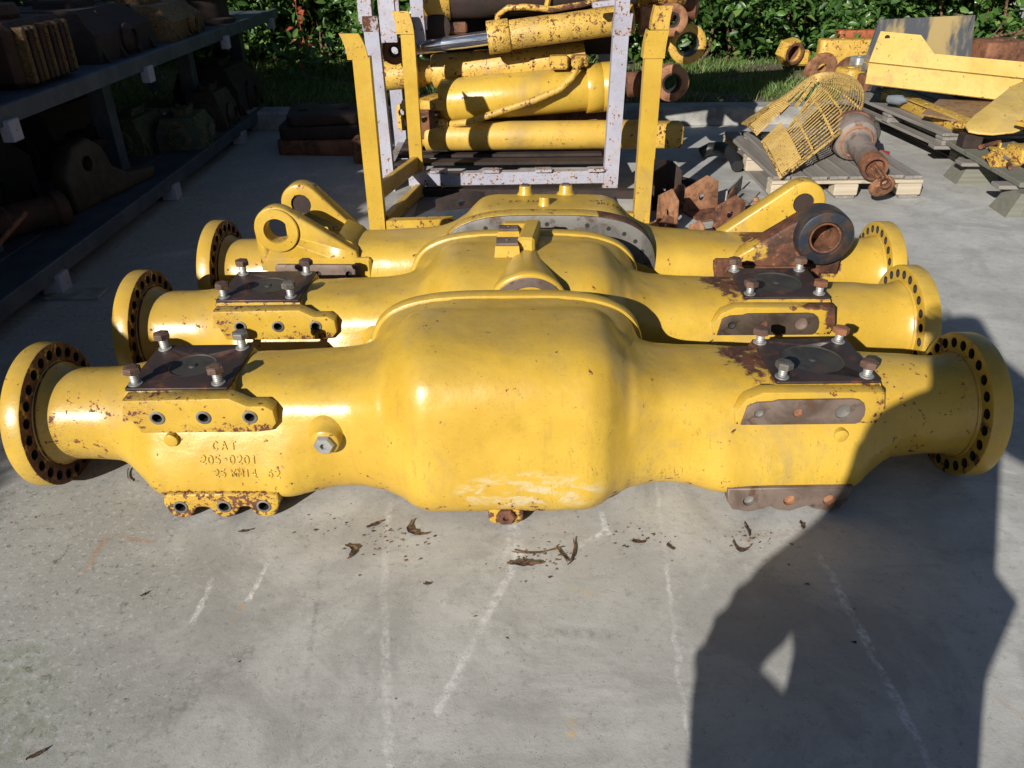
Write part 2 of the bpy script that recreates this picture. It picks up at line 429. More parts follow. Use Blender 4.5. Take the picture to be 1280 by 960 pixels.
    col = stroke([(.62, 1.60), (.77, 1.63)], .020, (.22, .13, .09), .5, col)
    col = stroke([(1.0, 1.10), (1.06, 1.0)], .010, (.36, .24, .16), .5, col)
    moss = t.math('MULTIPLY', t.step(seg((-1.0, 1.02), (-1.1, 1.2)), .16, .02), t.step(t.noise(30, 6, .7), .42, .58))
    col = t.mix(t.math('MULTIPLY', moss, .35), col, (.10, .14, .05))
    h = t.math('ADD', t.math('MULTIPLY', fine, .5), t.math('MULTIPLY', grit, .25)); h = t.math('SUBTRACT', h, t.math('MULTIPLY', pmask, .5))
    nr = t.bump(h, .35, .004); nr = t.bump(med, .25, .012, nr)
    return t.out(col, t.math('MULTIPLY_ADD', fine, .25, .68), 0, nr)
CONC = make_concrete()
g = MB(); n = 40
for i in range(n+1):
    for j in range(n+1): g.v.append((-60+120*i/n, -40+120*j/n, 0))
for i in range(n):
    for j in range(n): g.f.append((i*(n+1)+j, (i+1)*(n+1)+j, (i+1)*(n+1)+j+1, i*(n+1)+j+1)); g.mi.append(0)
tag(g.build('ground', CONC, smooth=None), kind='structure')
# slab joint: a shallow raised edge line across the yard in front of the kerb
t = NT('kerb_concrete'); KERB = t.out(t.mix(t.step(t.noise(8, 7, .65), .35, .65), (.17, .165, .155), (.30, .29, .27)), .85, 0, t.bump(t.noise(50, 6, .7), .4, .004))
k = MB(); k.box((1.0, 6.66, .065), (14, .24, .15), b=.015)
tag(k.build('kerb', KERB), kind='structure')
# soil behind the kerb
t = NT('littered_soil')
sc = t.mix(t.step(t.noise(6, 8, .7), .35, .6), (.045, .035, .022), (.13, .10, .07)); sc = t.mix(t.step(t.noise(40, 6, .7), .55, .65), sc, (.24, .18, .14))
SOIL = t.out(sc, .95, 0, t.bump(t.noise(30, 7, .7), 1, .03))
s = MB(); nx, ny = 120, 40
for i in range(nx+1):
    for j in range(ny+1):
        x = -9+20*i/nx; y = 6.79+6*(j/ny)
        s.v.append((x, y, .11+.05*math.sin(x*2.1+y)*math.sin(y*1.7)*(j > 0)+rnd.uniform(0, .02)))
for i in range(nx):
    for j in range(ny): a = i*(ny+1)+j; s.f.append((a, a+ny+1, a+ny+2, a+1)); s.mi.append(0)
tag(s.build('soil_bank', SOIL), kind='structure')

def leafmat(name, cols, rough=.38, trans=.25):
    t = NT(name); tv = t.attr('tint')
    r = t.n.new('ShaderNodeValToRGB'); t.link(tv, r.inputs[0]); e = r.color_ramp.elements
    for i, c in enumerate(cols):
        el = e[i] if i < 2 else e.new(1)
        el.position = i/(len(cols)-1)
    for i, c in enumerate(cols): e[i].position = i/(len(cols)-1); e[i].color = (*c, 1)
    m = t.out(r.outputs[0], rough)
    tr = t.n.new('ShaderNodeBsdfTranslucent'); t.link(t.mix(.5, r.outputs[0], (.20, .34, .03)), tr.inputs[0])
    mx = t.n.new('ShaderNodeMixShader'); mx.inputs[0].default_value = trans
    t.link(t.b.outputs[0], mx.inputs[1]); t.link(tr.outputs[0], mx.inputs[2]); t.link(mx.outputs[0], t.n['Material Output'].inputs[0])
    return m
LEAF = leafmat('laurel_leaf', [(.020, .045, .012), (.035, .085, .018), (.065, .14, .028), (.11, .19, .04), (.20, .24, .07)])
GRASS = leafmat('grass_blade', [(.05, .085, .02), (.08, .15, .03), (.13, .20, .05), (.25, .23, .10)], .5, .3)

def leaves_mesh(name, centres, length, mat, parent, seed, spread=1.0, wide=.42, kind='stuff', norm_bias=None):
    """many folded leaves: 6 vertices, 4 faces each"""
    rg = np.random.RandomState(seed); n = len(centres)
    L = length*(.6+.7*rg.rand(n))[:, None]
    d = rg.normal(size=(n, 3)); d[:, 2] = d[:, 2]*.7-.15; d /= np.linalg.norm(d, axis=1)[:, None]
    up = rg.normal(size=(n, 3))*.55+np.array(norm_bias if norm_bias is not None else (0, -.5, .8)); up -= d*(up*d).sum(1)[:, None]; up /= np.linalg.norm(up, axis=1)[:, None]
    s = np.cross(d, up); W = L*wide*(.8+.4*rg.rand(n))[:, None]; c = np.asarray(centres)
    fold = .22
    v = np.stack([c, c+d*L*.35+s*W*.5+up*W*fold, c+d*L*.38, c+d*L*.35-s*W*.5+up*W*fold, c+d*L*.72+s*W*.36-up*L*.02, c+d*L*.72-s*W*.36-up*L*.02, c+d*L-up*L*.10], 1).reshape(-1, 3)
    f = np.array([(0, 1, 2), (0, 2, 3), (1, 4, 2), (2, 5, 3), (2, 4, 6), (2, 6, 5)])
    F = (np.arange(n)[:, None, None]*7+f[None]).reshape(-1, 3)
    me = bpy.data.meshes.new(name); me.vertices.add(len(v)); me.vertices.foreach_set('co', v.ravel())
    me.loops.add(F.size); me.loops.foreach_set('vertex_index', F.ravel().astype(np.int32))
    me.polygons.add(len(F)); me.polygons.foreach_set('loop_start', np.arange(0, F.size, 3, dtype=np.int32)); me.polygons.foreach_set('loop_total', np.full(len(F), 3, dtype=np.int32))
    me.update(calc_edges=True); me.materials.append(mat)
    tint = np.repeat(np.clip(rg.beta(2, 3, n)+rg.normal(0, .05, n), 0, 1), 7)
    a = me.attributes.new('tint', 'FLOAT', 'POINT'); a.data.foreach_set('value', tint.astype(np.float32))
    me.polygons.foreach_set('use_smooth', np.ones(len(F), dtype=bool))
    o = bpy.data.objects.new(name, me); C.objects.link(o)
    if parent: o.parent = parent
    if kind: o['kind'] = kind
    return o
# hedge of separate laurel shrubs
hedge = [(-4.6, 9.6, 1.5, 'broad laurel shrub behind the far end of the dark shelf, at the left frame edge'),
 (-3.1, 9.3, 1.2, 'leafy shrub seen just above the upper deck of the dark shelf'),
 (-1.9, 9.2, .95, 'open shrub with bare reddish twigs between the shelf and the yellow post'),
 (-.6, 9.3, 1.0, 'shrub directly behind the left posts of the cylinder rack'),
 (.75, 9.3, 1.1, 'shrub hidden mostly behind the stacked hydraulic cylinders'),
 (1.95, 9.2, 1.0, 'dark shaded shrub just right of the cylinder rack'),
 (3.1, 9.4, 1.05, 'glossy green shrub behind the yellow hex nut bracket'),
 (4.3, 9.3, 1.1, 'bright leaved shrub behind the scuffed dark sheet panel'),
 (5.6, 9.0, 1.2, 'overhanging shrub behind the plates at the right frame edge')]
hedge += [(-5.0, 7.4, 1.1, 'added shading shrub of the side hedge behind the far end of the shelf'), (-5.0, 5.4, 1.1, 'second added shading shrub of the side hedge behind the shelf'),  # side hedge added out of view, heights shaped to shade the shelf
 (-5.0, 3.4, 1.1, 'third added shading shrub of the side hedge behind the shelf, left of the view'), (-5.0, 1.4, 1.1, 'fourth added shading shrub of the side hedge, left of the view'), (-5.0, -.6, 1.1, 'fifth added shading shrub of the side hedge, level with the viewpoint'), (-5.0, -2.6, 1.1, 'sixth added shading shrub of the side hedge, behind the viewpoint'), (-5.0, -4.6, 1.1, 'seventh added shading shrub of the side hedge, well behind the viewpoint'), (-5.0, -6.6, 1.1, 'last added shading shrub of the side hedge, far behind the viewpoint')]
for i, (x, y, hw, lab) in enumerate(hedge):
    o = thing('laurel_shrub', lab, 'shrub', (x, y, .1 if i < 9 else 0), 0 if i < 9 else R(90), 'shrubs of the hedge around the yard and of the added shading side hedge')
    rg = np.random.RandomState(100+i); N = 7600 if i < 9 else 10500
    # clumps spread through an irregular volume
    nc = 78 if i < 9 else 120; top = 2.0 if i < 9 else (1.9 if y > 2 else (2.7 if y > 0 else (3.9 if y > -1 else 2.2))); cc = np.stack([rg.uniform(-hw, hw, nc), rg.normal(0, .33, nc), rg.uniform(.08, top, nc)], 1)
    if i in (2,): cc = cc[(cc[:, 2] > .55) | (rg.rand(nc) > .6)]
    cc[:, 1] -= .22*np.sin(cc[:, 2]*1.6)
    idx = rg.randint(0, len(cc), N); P = cc[idx]+rg.normal(size=(N, 3))*np.array([.13, .12, .10])
    P[:, 2] = np.maximum(P[:, 2], .03)
    leaves_mesh('foliage', P, .105, LEAF, o, 200+i)
    # deep inner layer so no light passes
    P2 = np.stack([rg.uniform(-hw*1.1, hw*1.1, 1500), rg.normal(.75, .15, 1500), rg.uniform(0, top+.1, 1500)], 1)
    leaves_mesh('inner_foliage', P2, .22, LEAF, o, 400+i, wide=.7)
    for q in range(6):
        bx = rg.uniform(-hw*.7, hw*.7); by = rg.uniform(-.35, .2); pts = [Vector((bx, by, -.05))]
        for _ in range(7): pts.append(pts[-1]+Vector((rg.normal(0, .07), rg.normal(-.01, .04), .22)))
        m = MB(); m.tube(pts, [.018*(1-.1*j) for j in range(8)], 6); m.build('branch', BARK, o)
# red leafed sprigs in the open shrub
tw = thing('red_sprig', 'thin upright sprig with reddish orange leaves, left of the yellow rack post', 'sprig', (-2.0, 8.35, .1))
m = MB(); m.tube([(0, 0, 0), (.02, 0, .3), (-.03, .02, .62), (.0, 0, .95)], [.008, .007, .005, .003], 5); m.build('stem', BARK, tw)
RL = leafmat('red_leaf', [(.25, .04, .02), (.40, .08, .03), (.35, .14, .04)], .5)
rg = np.random.RandomState(5); z = rg.uniform(.15, .95, 70); leaves_mesh('foliage', np.stack([rg.normal(0, .03, 70), rg.normal(0, .03, 70), z], 1), .07, RL, tw, 6)
# grass
rg = np.random.RandomState(11)
def blades(name, N, boxx, boxy, hh, mat, dens=None):
    x = rg.uniform(*boxx, N); y = rg.uniform(*boxy, N)
    k = (np.sin(x*3.1+1)*np.cos(y*4.3)+np.sin(x*7.3+y*5.1)*.6+rg.normal(0, .5, N)) > -.35
    x, y = x[k], y[k]; n = len(x); a = rg.uniform(0, 2*np.pi, n); h = hh*(.4+.9*rg.rand(n)); w = .006+.006*rg.rand(n)
    dx, dy = np.cos(a), np.sin(a); b = rg.uniform(0, 2*np.pi, n); lean = h*(.15+.7*rg.rand(n))
    z0 = np.full(n, .11)
    p0 = np.stack([x-dx*w/2, y-dy*w/2, z0], 1); p1 = np.stack([x+dx*w/2, y+dy*w/2, z0], 1)
    mx = x+np.cos(b)*lean*.35; my = y+np.sin(b)*lean*.35
    p2 = np.stack([mx-dx*w/2, my-dy*w/2, z0+h*.6], 1); p3 = np.stack([mx+dx*w/2, my+dy*w/2, z0+h*.6], 1)
    p4 = np.stack([x+np.cos(b)*lean, y+np.sin(b)*lean, z0+h], 1)
    v = np.stack([p0, p1, p2, p3, p4], 1).reshape(-1, 3)
    f = np.array([(0, 1, 3), (0, 3, 2), (2, 3, 4)]); F = (np.arange(n)[:, None, None]*5+f[None]).reshape(-1, 3)
    me = bpy.data.meshes.new(name); me.vertices.add(len(v)); me.vertices.foreach_set('co', v.ravel())
    me.loops.add(F.size); me.loops.foreach_set('vertex_index', F.ravel().astype(np.int32))
    me.polygons.add(len(F)); me.polygons.foreach_set('loop_start', np.arange(0, F.size, 3, dtype=np.int32)); me.polygons.foreach_set('loop_total', np.full(len(F), 3, dtype=np.int32))
    me.update(calc_edges=True); me.materials.append(mat)
    a = me.attributes.new('tint', 'FLOAT', 'POINT'); a.data.foreach_set('value', np.repeat(rg.beta(2, 2, n), 5).astype(np.float32))
    o = bpy.data.objects.new(name, me); C.objects.link(o); return tag(o, 'short rough grass growing between the kerb and the hedge', 'grass', kind='stuff')
blades('grass', 60000, (-6, 7), (6.8, 9.2), .09, GRASS)

# ------------------------------------------------------------------ axle housings
def se(a, n): 
    c, s = math.cos(a), math.sin(a)
    return (abs(c)**(2/n)*(1 if c >= 0 else -1), abs(s)**(2/n)*(1 if s >= 0 else -1))
def pchip(xs, ys, x):
    xs = np.array(xs, float); ys = np.array(ys, float); h = np.diff(xs); dl = np.diff(ys)/h
    dd = np.zeros(len(xs))
    for i in range(1, len(xs)-1):
        if dl[i-1]*dl[i] > 0: dd[i] = 2*dl[i-1]*dl[i]/(dl[i-1]+dl[i])
    i = np.clip(np.searchsorted(xs, x)-1, 0, len(xs)-2); tt = (x-xs[i])/h[i]
    return ys[i]*(1+2*tt)*(1-tt)**2+dd[i]*h[i]*tt*(1-tt)**2+ys[i+1]*tt**2*(3-2*tt)+dd[i+1]*h[i]*tt**2*(tt-1)
HALF = [  # |x|, front half depth, back half depth, top z, bottom z, squareness
 (0, .288, .16, .489, .000, 3.8), (.20, .287, .16, .488, .001, 3.8), (.25, .272, .16, .481, .005, 3.6), (.287, .244, .165, .458, .013, 3.3),
 (.32, .222, .17, .424, .014, 3.2), (.36, .206, .168, .396, .014, 3.2), (.42, .190, .167, .377, .016, 3.0), (.50, .184, .165, .368, .018, 3.0), (.58, .178, .165, .364, .022, 3.0), (.66, .168, .162, .361, .028, 3.0),
 (.93, .165, .16, .358, .030, 3.0), (1.0, .148, .148, .350, .048, 2.5), (1.10, .134, .134, .338, .070, 2.05), (1.215, .132, .132, .337, .073, 2), (1.25, .140, .140, .345, .065, 2), (1.285, .160, .160, .365, .045, 2)]
XS = [-r[0] for r in HALF[:0:-1]]+[r[0] for r in HALF]
COL = [[r[k] for r in HALF[:0:-1]]+[r[k] for r in HALF] for k in range(1, 6)]
for i_, x_ in enumerate(XS):                    # the right hand neck is stouter than the left
    if x_ > 1.05:
        g = {1.10: .013, 1.215: .008, 1.25: .005}.get(x_, 0)
        COL[0][i_] += g; COL[1][i_] += g; COL[2][i_] += g; COL[3][i_] -= g
def housing_mesh(mb, flip=False, NX=300, NA=112):
    xx = np.linspace(-1.285, 1.285, NX); cols = [pchip(XS, c, xx) for c in COL]
    rings = []
    for i, x in enumerate(xx):
        bf, bb, zt, zb, n = [c[i] for c in cols]
        zc = .205+(.0 if abs(x) > .35 else 0)
        ring = []
        for k in range(NA):
            c, s = se(2*math.pi*k/NA, n)
            y = c*(bb if c > 0 else bf); z = zc+s*(zt-zc if s > 0 else zc-zb)
            # soften: dome front bellies out lower than its top
            kx = (.45+.55*max(0, min(1, (abs(x)-.46)/.16)))*max(0, min(1, (abs(x)-.35)/.25))*max(0, min(1, (1.10-abs(x))/.15)); kx = kx*kx*(3-2*kx)
            if c < 0: y -= kx*.075*max(0, min(1, (.27-z)/.20))**1.1*min(1, abs(c)*1.6)
            if abs(x) < .33: y += (.018*(z-.205)/.28)*(1 if y < 0 else 0)
            ring.append((x, -y if flip else y, z))
        rings.append(ring)
    mb.loft(rings)
def add_shoulders(mb, flip):
    """the bowl tapers from the cover lip towards the front face"""
    rings = []
    for (y, w, zt, zb) in ((.156, .394, .484, .010), (.10, .388, .484, .010), (.04, .374, .484, .008), (-.04, .350, .483, .006), (-.11, .322, .474, .004), (-.165, .302, .455, .008), (-.20, .275, .42, .03)):
        zc = (zt+zb)/2; rings.append([(se(2*math.pi*k/140, 3.5)[0]*w, -y if flip else y, zc+se(2*math.pi*k/140, 3.5)[1]*(zt-zb)/2) for k in range(140)])
    mb.loft(rings)
def fuse(mb, seed):
    """voxel union of the lofts, smoothed like a casting, with a faint surface waviness"""
    me = bpy.data.meshes.new('tmp'); me.from_pydata(mb.v, [], mb.f)
    bm = bmesh.new(); bm.from_mesh(me); bmesh.ops.recalc_face_normals(bm, faces=bm.faces); bm.to_mesh(me); bm.free()
    o = bpy.data.objects.new('tmp', me); C.objects.link(o)
    r = o.modifiers.new('r', 'REMESH'); r.mode = 'VOXEL'; r.voxel_size = .0065
    sm = o.modifiers.new('s', 'SMOOTH'); sm.factor = .5; sm.iterations = 22
    dg = bpy.context.evaluated_depsgraph_get(); m2 = bpy.data.meshes.new_from_object(o.evaluated_get(dg)); bpy.data.objects.remove(o)
    n = len(m2.vertices); co = np.empty(n*3); m2.vertices.foreach_get('co', co); co = co.reshape(-1, 3)
    no = np.empty(n*3); m2.vertices.foreach_get('normal', no); no = no.reshape(-1, 3)
    out = []
    for p, q in zip(co, no):
        h = noise.noise(Vector((p[0]*6+seed*5, p[1]*6, p[2]*6)))*.0020+noise.noise(Vector((p[0]*19, p[1]*19+seed, p[2]*19)))*.0009
        out.append((p[0]+q[0]*h, p[1]+q[1]*h, p[2]+q[2]*h))
    mb.v = out; mb.f = [tuple(p.vertices) for p in m2.polygons]; mb.mi = [0]*len(mb.f); bpy.data.meshes.remove(m2)
def pieces_flange(root, sx, mat_attrs):
    """round bolt flange with 24 holes, axis along x"""
    F = frame((sx*1.27, 0, .205), (0, 1, 0), (0, 0, 1))          # local z -> +x
    if sx < 0: F = frame((-1.27, 0, .205), (0, -1, 0), (0, 0, 1))  # local z -> -x
    m = MB(); holes = [(.176*math.cos(2*math.pi*(k+.5)/24), .176*math.sin(2*math.pi*(k+.5)/24), .0148, 14) for k in range(24)]
    m.prism(circle(0, 0, .205, 120), holes+[(0, 0, .11, 60)], .055, F, b=.006)
    m.lathe([(.143, -.004), (.152, -.010), (.150, .0)], F, 96)
    fl = m.build('flange', YEL, root, attrs=mat_attrs); first = None
    for hx, hy, hr, sg in holes:
        if first is None:
            m = MB(); m.lathe([(.0147, .0035), (.0140, .0), (.0138, .046), (0, .046)], I4, 14); first = m.build('bolt_hole', BLACKHOLE, fl); o = first
        else: o = first.copy(); C.objects.link(o); o.parent = fl
        o.matrix_local = F @ Matrix.Translation((hx, hy, 0))
    return fl
def bolt(root, x, y, z, head_mat, tilt=0, hgt=.052, rz=None):
    M = Matrix.Translation((x, y, z)) @ Matrix.Rotation(tilt, 4, 'Y') @ Matrix.Rotation(rz if rz is not None else rnd.uniform(0, 1), 4, 'Z')
    m = MB(); m.lathe([(.0185, 0), (.0185, .0025), (.011, .0035), (.011, hgt-.012)], M, 18); m.lathe([(.0, .0035), (.0135, .004)], M, 12)
    for q in range(6): m.lathe([(.0112, .008+.005*q), (.0122, .0105+.005*q), (.0112, .013+.005*q)], M, 16) if q < 5 else None
    o = m.build('bolt', GALV, root)
    h = MB(); h.lathe([(0, hgt), (.021, hgt), (.0235, hgt-.003), (.0235, hgt-.016), (.020, hgt-.018), (0, hgt-.018)], M, 6)
    h.lathe([(.0, hgt+.0015), (.014, hgt+.0015), (.018, hgt-.001)], M, 20)
    h.build('bolt_head', head_mat, o, smooth=30)
def sleeve(root, x, z, y, ro, ri, mat, depth=.045, off=(0, 0)):
    F = frame((x, y, z), (1, 0, 0), (0, 0, 1))  # local z = -y outward
    m = MB(); m.cur = 0
    m.lathe([(ro, -.004), (ro, .002), (ro-.002, .003), (ri+.001, .003), (ri, .001)], F, 28)
    m.cur = 1; m.lathe([(ri, .001), (ri, -depth), (0, -depth)], F, 28)
    return m.build('bolt_hole', [mat, BLACKHOLE], root)
def pad(root, cx, cy, z, right=False, half=.132, hy=.125, disc_r=.07):
    # four sided mounting pad cast on the housing, dark machined top
    m = MB(); w = half
    e1, e2 = (.02, .10) if cx < 0 else (.10, .02)
    m.loft([[(cx-w-e1, cy-hy-.02, z-.09), (cx+w+e2, cy-hy-.02, z-.09), (cx+w+e2, cy+hy+.03, z-.09), (cx-w-e1, cy+hy+.03, z-.09)],
            [(cx-w-.012, cy-hy-.010, z-.040), (cx+w+.012, cy-hy-.010, z-.040), (cx+w+.012, cy+hy+.01, z-.040), (cx-w-.012, cy+hy+.01, z-.040)],
            [(cx-w, cy-hy-.004, z-.006), (cx+w, cy-hy-.004, z-.006), (cx+w, cy+hy, z-.006), (cx-w, cy+hy, z-.006)]])
    m.build('pad_base', YEL, root, attrs={'wear': lambda x, y, z: .5, 'rust': lambda x, y, z: (.62 if (cx > 0 and x < cx-.1 and y > cy-.06) else (.50 if z > .355 else 0))})
    t2 = MB(); F = Matrix.Translation((cx, cy, z-.006))
    t2.prism(rrect(-w, -hy-.004, w, hy, .006, 3), [(0, 0, disc_r, 40)], .008, F, b=.002)
    top = t2.build('pad_face', PADTOP, root)
    d2 = MB(); d2.lathe([(disc_r, .0015), (disc_r-.003, .002), (disc_r-.006, -.001), (disc_r-.03, -.0015), (.012, -.002), (.008, .002), (0, .002)], Matrix.Translation((cx, cy, z)), 40)
    d2.build('bore_cover', PADDISC, root)
    return top
GLYPH = {'C': [[(.95, .85), (.6, 1), (.25, .9), (.05, .5), (.25, .1), (.6, 0), (.95, .15)]], 'A': [[(0, 0), (.5, 1), (1, 0)], [(.2, .38), (.8, .38)]], 'T': [[(0, 1), (1, 1)], [(.5, 1), (.5, 0)]],
 '2': [[(.05, .8), (.3, 1), (.7, 1), (.95, .75), (.8, .5), (0, 0), (1, 0)]], '0': [[(.5, 1), (.15, .85), (.05, .5), (.15, .15), (.5, 0), (.85, .15), (.95, .5), (.85, .85), (.5, 1)]],
 '5': [[(.9, 1), (.15, 1), (.1, .55), (.6, .62), (.95, .35), (.7, .03), (.05, .05)]], '-': [[(.1, .5), (.9, .5)]], '1': [[(.25, .8), (.55, 1), (.55, 0)]], 'K': [[(.05, 1), (.05, 0)], [(.95, 1), (.1, .45)], [(.35, .6), (1, 0)]],
 'M': [[(0, 0), (.05, 1), (.5, .35), (.95, 1), (1, 0)]], '4': [[(.75, 0), (.75, 1), (0, .3), (1, .3)]], '6': [[(.85, .95), (.4, .8), (.08, .4), (.2, .05), (.6, 0), (.92, .25), (.75, .55), (.3, .5), (.1, .3)]]}
def letters(root, text, x, z, h, body_bvh, track=1.0):
    """raised cast characters, one mesh each under a lettering part"""
    x0 = x
    for ch in text:
        if ch == ' ': x0 += h*.55; continue
        m = MB()
        for line in GLYPH[ch]:
            P = []
            for (a0, b0), (a1, b1) in zip(line[:-1], line[1:]):
                for q in range(5): P.append((a0+(a1-a0)*q/5, b0+(b1-b0)*q/5))
            P.append(line[-1]); pts = []
            for px, pz in P:
                X = x0+px*h*.66; Z = z+pz*h
                hit = body_bvh.ray_cast(Vector((X, -1.0, Z)), Vector((0, 1, 0)))[0]
                pts.append((X, (hit.y if hit else -.17)-.0008, Z))
            m.tube(pts, .0024, 8)
        m.build('raised_character', YEL, root, smooth=60)
        x0 += h*.66+h*.26*track
def bvh_of_two(a, b):
    n = len(a.v); return BVHTree.FromPolygons([Vector(v) for v in a.v+b.v], a.f+[tuple(i+n for i in f) for f in b.f])
def bvh_of(mb): return BVHTree.FromPolygons([Vector(v) for v in mb.v], mb.f)

def axle(label, loc, rz, kind):
    root = thing('axle_housing', label, 'axle housing', loc, rz, 'yellow axle housings lying in a row')
    body = MB(); housing_mesh(body, flip=(kind == 3)); add_shoulders(body, kind == 3); fuse(body, kind)
    bv = bvh_of(body)
    def wear(x, y, z):
        w = .12
        if kind == 1:
            w += max(0, (-x-.98))*.9 + max(0, .14-z)*2.6 + (.25 if x > 1.0 else 0)+(.12 if x < -1.06 and z < .32 else 0)
            w += max(0, .16-z)*2.2*(1 if abs(x) < .35 else 0)
            if x < -.35 and z < .2: w += .12
        elif kind == 2: w += max(0, .12-z)*2+(.1 if x < -.35 else 0)
        else: w += .05
        return w
    def scuff(x, y, z):
        if kind != 1: return 0
        a = max(0, 1-((x-.06)/.22)**2-((z-.125)/.075)**2) if y < 0 else 0
        return min(1, a*1.6)
    def rusta(x, y, z):
        r = 0
        if kind in (1, 2):   # burnt area beside the right pads
            r = max(r, .64-((x-.67)/.12)**2*.5-max(0, .325-z)*7-((y-.02)/.15)**2*.3)
            if x < 0 and kind == 1: r = 0
        if kind == 3 and x > .5:
            r = max(r, .85-((x-.93)/.30)**2-max(0, .28-z)*5-max(0, y-.04)*6)
        return r
    body.build('housing_body', YEL, root, smooth=180, attrs={'wear': wear, 'scuff': scuff, 'rust': rusta})
    for sx in (-1, 1):
        rw = .75 if (kind == 1 and sx < 0) else (.45 if kind == 1 else .15)
        ins = -1
        pieces_flange(root, sx, {'wear': (lambda x, y, z, rw=rw: rw*(.9 if abs(x) < 1.272 else .25)), 'rust': (lambda x, y, z, sx=sx: (.60 if sx < 0 else (.44 if kind == 1 else .12)) if abs(x) < 1.2745 else 0)})
    # differential flange lip (superellipse ring) at the back, or machined ring facing us on the third
    fy = .15
    if kind in (1, 2):
        m = MB(); O = []
        for k in range(120):
            c, s = se(2*math.pi*k/120, 3.4); O.append((c*.405, s*.243))
        F = frame((0, fy, .248), (1, 0, 0), (0, 0, -1))     # local z -> +y
        m.prism(O, [], .05, F, b=.010); m.build('cover_lip', YEL, root, smooth=40, attrs={'wear': lambda x, y, z: .1})
    else:
        m = MB(); O = []; H = []
        for k in range(120):
            c, s = se(2*math.pi*k/120, 3.2); O.append((c*.405, s*.243))
        for k in range(26):
            c, s = se(2*math.pi*(k+.5)/26, 3.1); H.append((c*.368, s*.210, .0085, 12))
        F = frame((0, -.15, .25), (1, 0, 0), (0, 0, 1))     # local z -> -y
        m.prism(O, H, .012, F, b=.002); rg_ = m.build('machined_ring', MACH, root, smooth=30); first = None
        for hx, hz, hr, _ in H:
            if first is None: m = MB(); m.lathe([(.0083, .0), (.0083, .010), (0, .010)], I4, 12); first = m.build('bolt_hole', BLACKHOLE, rg_); o2 = first
            else: o2 = first.copy(); C.objects.link(o2); o2.parent = rg_
            o2.matrix_local = F @ Matrix.Translation((hx, hz, .001))
        m = MB(); m.prism([(a*1.004, b_*1.006) for a, b_ in O], [], .069, frame((0, -.08, .25), (1, 0, 0), (0, 0, 1)), b=.008)
        m.build('ring_rim', YEL, root, attrs={'rust': lambda x, y, z: .75 if x > .18 else .25, 'wear': lambda x, y, z: .5})
        m = MB(); m.prism([(a*.80, b_*.74) for a, b_ in O], [], .008, frame((0, -.158, .25), (1, 0, 0), (0, 0, 1)), b=.002); m.build('bore', BLACKHOLE, root)
    if kind in (1, 2):
        oy = -.02 if kind == 1 else (-.0)
        PZ = .366
        # --- left pad
        pad(root, -.86, oy, PZ, half=.135, hy=.122, disc_r=.066)
        pad(root, .84, oy, PZ, half=.136, hy=.122, disc_r=.083)
        by = .10
        BHEAD = bpy.data.materials.get('dull_bolt_rust') or rusty('dull_bolt_rust', (.03, .018, .014), (.085, .045, .030), (.14, .075, .05), .7, .4)
        RUST_, RUSTL_ = BHEAD, BHEAD
        hm = [RUST_, RUST_, RUST_, MACH] if kind == 1 else [RUST_, MACH, RUSTL_, RUST_]
        for (dx, dy), hmm in zip(((-.115, -by), (.103, -by), (-.112, by), (.108, by)), hm): bolt(root, -.86+dx, oy+dy, PZ+.002, hmm, rnd.uniform(-.07, .07), .050)
        hm = [MACH, RUSTL_, RUSTL_, RUST] if kind == 1 else [RUST_, RUST, RUST_, RUSTL_]
        for (dx, dy), hmm in zip(((-.115, -by), (.108, -by), (-.118, by), (.105, by)), hm): bolt(root, .84+dx, oy+dy, PZ+.002, hmm, rnd.uniform(-.07, .07), .045)
        # --- left bolt block
        fyb = -.192
        O = [(-.985, .358), (-.99, .335), (-.958, .258), (-.655, .258), (-.618, .262), (-.60, .285), (-.603, .325), (-.625, .338), (-.668, .338), (-.712, .362)]
        F = frame((0, fyb+.05, 0), (1, 0, 0), (0, 0, 1))
        hs = [(-.905, .306), (-.785, .306), (-.665, .306)]
        m = MB(); m.prism(O, [(x, z, .0185, 28) for x, z in hs], .05, F, b=.005)
        m.build('bolt_block', YEL, root, smooth=40, attrs={'wear': lambda x, y, z: .35+(.5 if x < -.93 or z < .27 else 0)+(.2 if x > -.68 else 0)})
        for x, z in hs: sleeve(root, x, z, fyb, .0195, .0125, MACH, .045)
        # --- right bolt block: yellow plate with bare steel face
        O = [(.60, .262), (.97, .262), (.985, .30), (.972, .358), (.66, .36), (.62, .34), (.595, .30)]
        m = MB(); m.prism(O, [(.655, .302, .014, 24), (.755, .303, .014, 24), (.872, .305, .022, 24)], .045, frame((0, fyb+.05, 0), (1, 0, 0), (0, 0, 1)), b=.005)
        m.build('bolt_block', YEL, root, smooth=40, attrs={'wear': lambda x, y, z: .2+(.5 if x > .93 else 0), 'rust': lambda x, y, z: (.75 if x > .90 and z > .3 and kind == 2 else (.55 if x > .96 and z > .33 else 0))})
        hs = [(.655, .302, .013), (.755, .303, .013), (.872, .305, .021)]
        O = rrect(.610, .266, .925, .342, .02)
        O = [(.612, .266), (.912, .266), (.923, .272), (.930, .290), (.929, .310), (.922, .328), (.908, .339), (.890, .342), (.70, .341), (.685, .336), (.645, .334), (.622, .322)]
        m = MB(); m.prism(O, [(x, z, r, 24) for x, z, r in hs], .008, frame((0, fyb+.0055, 0), (1, 0, 0), (0, 0, 1)), b=.002)
        m.build('bare_steel_plate', BARE if kind == 1 else steel('oily_brown_steel', (.05, .035, .025), (.085, .06, .042), (.04, .022, .015), .4, .3), root)
        hole_m = (MACH, RUSTL, MACH) if kind == 1 else (BLACKHOLE, RUST, BARE)
